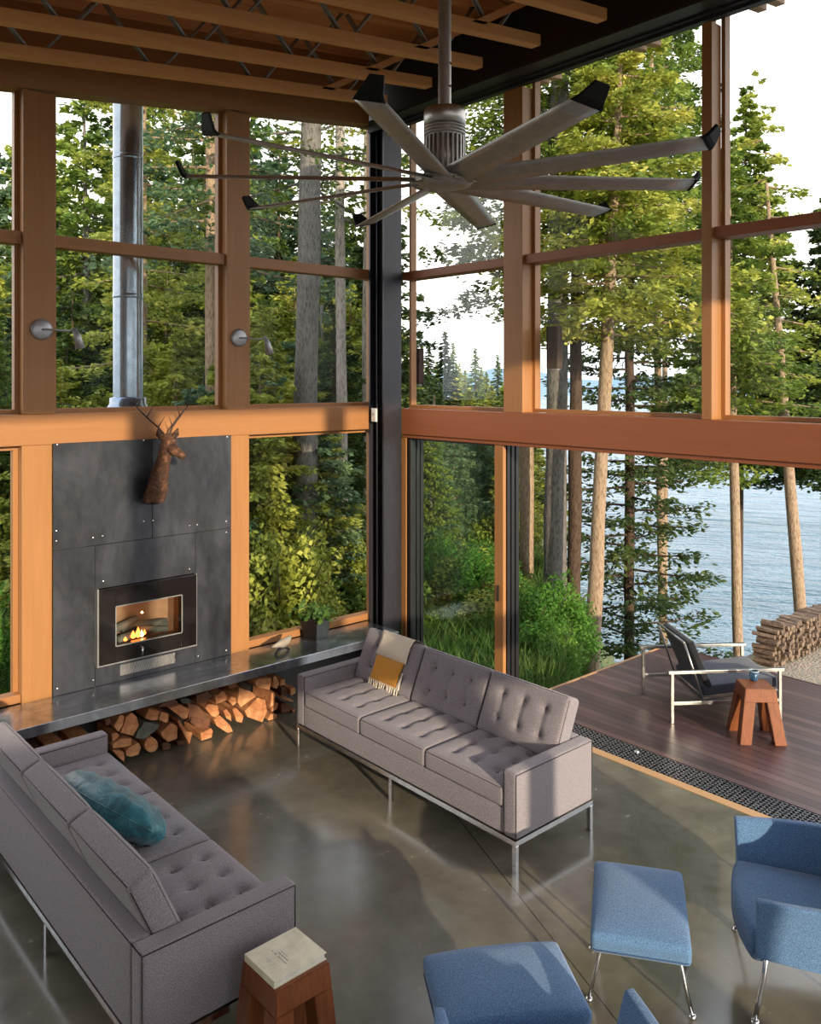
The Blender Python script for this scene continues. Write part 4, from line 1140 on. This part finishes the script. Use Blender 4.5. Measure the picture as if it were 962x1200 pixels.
# ---- named trees, left to right.  crown tuple: z0,z1,R,nb,dens,size,shape,droop,seed
tree(168, 13.5, .125, 'barkt', (3.0,10.5,1.9,46,110,.15,.6,.20,11), 'thin tan trunk rising just right of the flue pipe', None, mat='leafy')
tree(247, 12.5, .165, 'barkt', (4.6,11.0,2.0,44,100,.15,.6,.25,12), 'rough tan trunk seen left of the second tall wooden post', mat='needleb')
tree(354, 11.0, .30, 'bark', (5.2,12.0,2.0,30,80,.15,.5,.25,13), 'thick grey trunk in the window left of the black column', u_top=362, mat='needle')
tree(401, 12.0, .145, 'barkl', (5.0,11.5,1.3,28,80,.14,.5,.2,14), 'slim pale spotted trunk left of the black column', u_top=399, mat='leafy')
tree(427, 13.5, .105, 'barkl', (5.6,11.5,1.2,20,80,.14,.5,.2,15), 'slender pale trunk almost touching the black column', u_top=429, mat='leafy')
tree(377, 16.0, .09, 'bark', None, 'very thin grey trunk between thick grey and pale trunks', ztop=4.3)
tree(509, 16.0, .075, 'barkt', None, 'thin pale trunk seen through left of the sliding glass', ztop=2.6)
tree(517, 15.0, .06, 'barkl', None, 'short crooked pale trunk low behind the sliding glass', ztop=1.6, u_top=505)
tree(617, 14.0, .215, 'barkt', (3.9,11.5,2.3,34,120,.15,.35,.30,18), 'tan trunk directly right of the black sliding door edge', mat='needled')
tree(650, 13.0, .31, 'bark', (4.9,12.0,2.2,60,130,.16,.35,.16,19), 'thick grey trunk behind the bushes right of the door', u_top=654, mat='needle')
tree(662, 15.0, .06, 'barkt', None, 'very thin tan stem between the two grey trunks', ztop=6.5)
tree(672, 13.6, .20, 'barkd', (4.8,11.5,2.2,58,130,.16,.35,.16,20), 'dark grey trunk right beside the thick grey trunk', u_top=676, mat='needle')
tree(696, 12.0, .20, 'barkt', (3.5,8.2,2.0,60,160,.16,.6,.10,21), 'smooth tan trunk leaning right behind the bushes', u_top=716, mat='leafy', ztop=8)
tree(738, 14.5, .17, 'barkd', (-1.9,6.2,1.75,84,88,.16,.28,.0,22), 'dark brown pine trunk with tufted branches beside the deck corner', mat='needled', ztop=9)
tree(777, 15.5, .14, 'barkt', (3.6,10.5,2.0,50,115,.16,.5,.18,23), 'slim tan trunk behind the deck lounge chair back', u_top=768, mat='needle')
tree(864, 15.0, .20, 'barkt', (2.4,7.0,1.7,60,120,.18,.6,.18,24), 'straight tan trunk standing left of the woodpile', u_top=855, mat='needle', ztop=6.8)
tree(938, 15.5, .235, 'barkt', (3.0,8.6,1.6,30,85,.16,.7,.25,25), 'tan trunk leaning left above the woodpile', u_top=905, mat='leafy', ztop=6.5)
tree(866, 21.0, .15, 'barkd', (.8,10.2,2.6,150,150,.22,.80,.22,26), 'tall pointed conifer seen right of the last wooden post', mat='needle', ztop=9.9, u_top=872)
tree(975, 20.0, .28, 'barkd', (.6,7.7,2.1,130,150,.22,.75,.22,27), 'dark conifer cut off by the right edge of the view', mat='needled', ztop=7.5)
tree(779, 19.0, .13, 'barkt', (4.9,12.0,2.3,70,120,.19,.5,.2,28), 'conifer with spreading branches left of the last wooden post', mat='needle', ztop=12)
tree(560, 17.0, .16, 'barkd', (6.0,9.5,.9,10,70,.18,.4,.3,29), 'conifer partly hidden behind the first tall wooden post', mat='needled', ztop=9) if False else None

# ---- forest made of repeats
def proto_tree(key, H, R, nb, dens, size, shape, droop, mat, bark, dia, lo=.08):
    V, br = conifer(hash(key) % 1000 if False else sum(map(ord, key)), H*lo, H, R, nb, dens, size, shape, droop)
    return quad_mesh('foliage_'+key, V, M[mat]), (lambda mb: (mb, ))(None)
PROT = {}
for key, a in {
 'full_a': (6.0, 1.7, 95, 95, .19, .55, .12, 'leafy', 'barkt', .13), 'full_b': (6.5, 1.6, 95, 90, .19, .6, .2, 'needle', 'bark', .14),
 'full_c': (5.5, 1.9, 90, 90, .20, .45, .05, 'needleb', 'barkt', .12), 'full_d': (7.0, 1.5, 95, 90, .19, .6, .25, 'needled', 'barkd', .15),
 'spire_a': (15., 2.6, 120, 44, .50, .9, .25, 'needle', 'barkd', .3), 'spire_b': (14., 2.9, 110, 44, .52, .85, .22, 'leafy', 'barkd', .3), 'spire_c': (15., 2.8, 120, 44, .5, .8, .3, 'needled', 'barkd', .3)}.items():
    H, R, nb, dens, size, shape, droop, mat, bark, dia = a
    V, br = conifer(sum(map(ord, key)), H*.06, H, R, nb, dens, size, shape, droop)
    me = quad_mesh('foliage_'+key, V, M[mat])
    tmb = trunk_mb([(0,0,-.3),(.05,0,H*.5),(0,.03,H*.97)], [dia*.55,dia*.4,dia*.08], [b for b in br[::3]], 7, 3)
    tme = bpy.data.meshes.new('trunk_'+key); tmb.bm.to_mesh(tme); tmb.bm.free(); tme.materials.append(M[bark])
    PROT[key] = (me, tme)
def plant(key, x, y, s, name, label, cat, group, z=None, sz=None):
    r = empty(name, (x, y, gz(x, y) if z is None else z), R_.uniform(0, 6.28), label, cat, group); r.scale = (s, s, sz or s)
    f = bpy.data.objects.new('foliage', PROT[key][0]); C.objects.link(f); f.parent = r
    t = bpy.data.objects.new('trunk', PROT[key][1]); C.objects.link(t); t.parent = r
    return r
FL = {'full_a': 'yellow green sunlit young tree in the forest beyond the glass', 'full_b': 'mid green young fir in the forest beyond the glass',
      'full_c': 'bluish green young fir in the forest beyond the glass', 'full_d': 'dark green young fir in the forest beyond the glass'}
Rf = random.Random(21)
spots = []
for row, (d0, n, hmin) in enumerate(((11.2, 13, .62), (13.5, 15, .72), (16.5, 16, .85), (20.5, 17, 1.0), (26, 17, 1.15))):
    for k in range(n):
        u = -70+(k+Rf.uniform(.1,.9))*(520/n); d = d0*Rf.uniform(.93,1.08)
        spots.append((u, d, Rf.uniform(hmin*.9, hmin*1.15)))
for (u, d, s) in spots:
    x, y = at(u, d)
    if y < 2.4: y = 2.4+Rf.uniform(0,.6)
    k = Rf.choice(['full_a','full_a','full_b','full_c','full_a','full_d','full_b'])
    sz = s
    if d < 15: sz = min(s, (zat(Rf.uniform(330,470), d)+.6)/6.0)
    plant(k, x, y, s, 'fir_tree', FL[k], 'tree', FL[k].split(' in the')[0]+'s in the forest', sz=sz)
for k in range(16):
    u = -60+(k+Rf.uniform(0,1))*(500/16); d = Rf.uniform(17,25); x, y = at(u, d)
    kk = Rf.choice(['full_b','full_c','full_a','full_d','full_b'])
    plant(kk, x, y, 1.35, 'fir_tree', FL[kk], 'tree', FL[kk].split(' in the')[0]+'s in the forest', sz=(zat(Rf.uniform(90,260), d)+.6)/6.0)
# trees seen through the sliding door leaf and the gap beside it
for k in range(26):
    u = 455+Rf.uniform(0,1)*185; d = (13.5 if u < 585 else 16.5)+k*.5; x, y = at(u, d); s = Rf.uniform(.45,.75)
    kk = Rf.choice(['full_a','full_b','full_a','full_b','full_c'])
    plant(kk, x, y, s, 'fir_tree', FL[kk], 'tree', FL[kk].split(' in the')[0]+'s in the forest', sz=min(s, (zat(Rf.uniform(455,520), d)-gz(x,y))/6.0))
# far slope conifers, pointed tops against the sky
SLB = {'spire_a': 'pointed green conifer on the slope far beyond the window', 'spire_b': 'pointed yellow green conifer on the slope far beyond the window', 'spire_c': 'dark pointed conifer on the slope far beyond the window'}
far = [(476,42,398,'spire_b'),(488,50,420,'spire_a'),(502,40,405,'spire_c'),(521,36,388,'spire_c'),(531,46,402,'spire_a'),(545,58,428,'spire_b'),(557,44,408,'spire_a'),(570,60,430,'spire_b'),(583,50,416,'spire_a'),(512,60,418,'spire_b'),(596,56,424,'spire_b'),(494,64,412,'spire_b'),(538,70,420,'spire_b'),(607,48,430,'spire_a'),(564,72,425,'spire_b'),(625,70,436,'spire_b'),(480,34,440,'spire_b'),(550,36,448,'spire_b'),(576,38,445,'spire_b'),(515,33,450,'spire_a'),(534,40,436,'spire_b'),(592,40,440,'spire_b'),(464,52,410,'spire_a'),(614,60,440,'spire_a')]
for k in range(34): far.append((Rf.uniform(-40,440), Rf.uniform(34,60), Rf.uniform(290,400), Rf.choice(['spire_a','spire_b','spire_c'])))
for (u, d, vt, k) in far:
    x, y = at(u, d); zb = gz(x, y)-.3; H = zat(vt, d)-zb; s = H/15.
    plant(k, x, y, max(.5, s*.9), 'conifer', SLB[k], 'tree', SLB[k].split(' on the')[0]+'s on the far slope', z=zb, sz=s)

# ---- shrubs: leafy mounds
def shrub_mesh(key, seed, n, size, rx, rz, mat, asp=.55):
    g = np.random.default_rng(seed); p = g.normal(size=(n,3)); p /= np.linalg.norm(p,axis=1)[:,None]
    rad = g.uniform(.55,1.0,(n,1))**.6; lump = 1+.22*np.sin(p[:,:1]*7+seed)*np.cos(p[:,1:2]*6)
    p = p*rad*lump; p[:,2] = np.abs(p[:,2]); p *= np.array([rx,rx,rz])
    return quad_mesh('foliage_'+key, leaf_cloud(n, p, size, asp, .6, g), M[mat])
def stems_mesh(key, h, sp, mat='barkd'):
    mb = MB()
    for k in range(7):
        a = k*.9; mb.tube([(0,0,-.1),(sp*.4*math.cos(a),sp*.4*math.sin(a),h*.5),(sp*.8*math.cos(a),sp*.8*math.sin(a),h*.85)], [.014,.010,.004], 5)
    me = bpy.data.meshes.new('stems_'+key); mb.bm.to_mesh(me); mb.bm.free(); me.materials.append(M[mat]); return me
SH = {'fresh': (shrub_mesh('fresh', 3, 6500, .062, .62, 1.0, 'shrub'), stems_mesh('fresh', 1.0, .6)),
      'yellow': (shrub_mesh('yellow', 4, 6500, .072, .8, 1.05, 'leafy'), stems_mesh('yellow', 1.0, .8)),
      'dark': (shrub_mesh('dark', 5, 6500, .072, .8, 1.0, 'needle'), stems_mesh('dark', 1.0, .8))}
def shrub(key, u, d, w, h, label, group=None, z=None):
    x, y = at(u, d); r = empty('shrub', (x, y, gz(x, y) if z is None else z), Rf.uniform(0,6), label, 'shrub', group); r.scale = (w, w, h)
    for nm, me in (('foliage', SH[key][0]), ('stem', SH[key][1])):
        o = bpy.data.objects.new(nm, me); C.objects.link(o); o.parent = r
    return r
shrub('fresh', 622, 10.6, .8, .82, 'bright green bush directly beside the black door edge')
shrub('fresh', 655, 10.9, .8, .95, 'bright green bush second from the black door edge')
shrub('fresh', 640, 9.9, .70, .62, 'low bright green bush in front at the deck end')
SG = {'yellow': 'yellow green undergrowth bush behind the fireplace wall', 'dark': 'dark green undergrowth bush behind the fireplace wall', 'fresh': 'fresh green undergrowth bush behind the fireplace wall'}
for k in range(46):
    u = -60+Rf.uniform(0,1)*510; d = Rf.uniform(8.9,14); x, y = at(u, d)
    if y < 1.9: continue
    kk = Rf.choice(['yellow','dark','fresh','yellow'])
    shrub(kk, u, d, Rf.uniform(.6,1.1), Rf.uniform(.7,1.7), SG[kk], SG[kk].split(' behind')[0]+'es')
for k in range(16):
    u = 470+Rf.uniform(0,1)*125; d = Rf.uniform(11.5,15)
    kk = Rf.choice(['dark','fresh','yellow'])
    shrub(kk, u, d, Rf.uniform(.7,1.1), Rf.uniform(.6,1.2), SG[kk].replace('behind the fireplace wall','beyond the sliding door'), SG[kk].split(' behind')[0]+'es beyond the sliding door')
# long grass beside the deck: uncountable
g = np.random.default_rng(9); n = 34000
gx = g.uniform(.4, 8.0, n); gy = g.uniform(-1.40, 8.5, n)
keep = np.array([((x-2.2)*.664-(y-.6)*.747) < 2.3 and not (x < .6 and y < .0) for x, y in zip(gx, gy)]); gx, gy = gx[keep], gy[keep]; n = len(gx)
gh = np.array([gz(x, y) for x, y in zip(gx, gy)]); hh = g.uniform(.22,.62,n)*np.clip(1.15-.08*(gy+1.4), .55, 1.1); a = g.uniform(0,6.28,n); bend = g.normal(0,.16,(n,2)); w_ = .010
c0 = np.stack([gx,gy,gh-.03],1); sd = np.stack([np.cos(a)*w_, np.sin(a)*w_, np.zeros(n)],1); md = c0+np.stack([bend[:,0]*.35,bend[:,1]*.35,hh*.6],1); tp = c0+np.stack([bend[:,0],bend[:,1],hh],1)
Vg = np.concatenate([np.stack([c0-sd,c0+sd,md+sd*.8,md-sd*.8],1).reshape(-1,3), np.stack([md-sd*.8,md+sd*.8,tp+sd*.1,tp-sd*.1],1).reshape(-1,3)])
o = mobj('long_grass', quad_mesh('long_grass', Vg, M['grass'])); tag(o, 'long green grass growing beside the deck end', 'grass', kind='stuff')

# ---- woodpile beyond the deck
Rw = random.Random(4); cnt = 0
px0, py0 = 3.30, -2.40
meshes = []
for k in range(9):
    nn = Rw.randint(5,7); rad = [Rw.uniform(.7,1.15) for _ in range(nn)]
    mb = MB(); mb.prism([(.029*rad[i]*math.cos(2*PI*i/nn), 0, .026*rad[i]*math.sin(2*PI*i/nn)) for i in range(nn)], (0,.24,0), .95)
    bmesh.ops.recalc_face_normals(mb.bm, faces=mb.bm.faces); me = bpy.data.meshes.new('cord_log'); mb.bm.to_mesh(me); mb.bm.free(); me.materials.append(M['twig']); meshes.append(me)
rows = 9
for rrow in range(rows):
    for i in range(41):
        x = px0+.02+i*.056+(rrow % 2)*.028
        f = (x-px0)/2.4; top = .41-.06*f+.02*math.sin(x*6)
        z = -.145+.030+rrow*.055
        if z-.03 > -.15+top-.03 or x > 5.6: continue
        if rrow >= 6 and i < (rrow-5): continue
        o = bpy.data.objects.new('cord_log', meshes[Rw.randrange(9)]); C.objects.link(o)
        o.location = (x, py0-.06*f+Rw.uniform(-.03,.03), z); o.rotation_euler = (Rw.uniform(-.06,.06), Rw.uniform(0,6.28), Rw.uniform(-.16,.16)); cnt += 1
        tag(o, 'small weathered log in the woodpile stacked beyond the deck', 'log', 'weathered logs in the outdoor woodpile')


# ================================================================== LIGHT
w = bpy.data.worlds.new('sky'); bpy.context.scene.world = w; w.use_nodes = True; nt = w.node_tree
bg = nt.nodes['Background']; tc = nt.nodes.new('ShaderNodeTexCoord'); sp = nt.nodes.new('ShaderNodeSeparateXYZ'); L(nt, tc.outputs['Generated'], sp.inputs[0])
c = ramp(nt, sp.outputs[2], [(0.0, (.80,.83,.88)), (.10, (1.0,.965,.92)), (.35, (.98,.955,.93)), (.8, (.62,.74,.95))])
L(nt, c, bg.inputs[0]); bg.inputs[1].default_value = 1.9
su = bpy.data.lights.new('sun', 'SUN'); su.energy = 3.9; su.angle = math.radians(.7); su.color = (1.0,.85,.63)
so = bpy.data.objects.new('sun', su); C.objects.link(so)
dv = Vector((.26, 1.0, -.235)).normalized(); so.rotation_euler = dv.to_track_quat('-Z', 'Y').to_euler(); so.location = (0,-20,15)

cd = bpy.data.cameras.new('camera'); co = bpy.data.objects.new('camera', cd); C.objects.link(co)
co.location = CAM; co.rotation_euler = FW.to_track_quat('-Z', 'Y').to_euler()
cd.sensor_fit = 'VERTICAL'; cd.sensor_height = 36; cd.sensor_width = 36*962/1200; cd.lens = FPX/1200*36
cd.shift_y = (CY-600)/1200; cd.clip_start = .05; cd.clip_end = 4000
sc = bpy.context.scene; sc.camera = co
sc.view_settings.view_transform = 'Standard'; sc.view_settings.look = 'None'; sc.view_settings.gamma = 1; sc.view_settings.exposure = .5
sc.view_settings.use_curve_mapping = False
cy = sc.cycles; cy.use_denoising = True; cy.max_bounces = 8; cy.diffuse_bounces = 4; cy.glossy_bounces = 4; cy.transparent_max_bounces = 24; cy.sample_clamp_indirect = 6
cy.caustics_reflective = False; cy.caustics_refractive = False
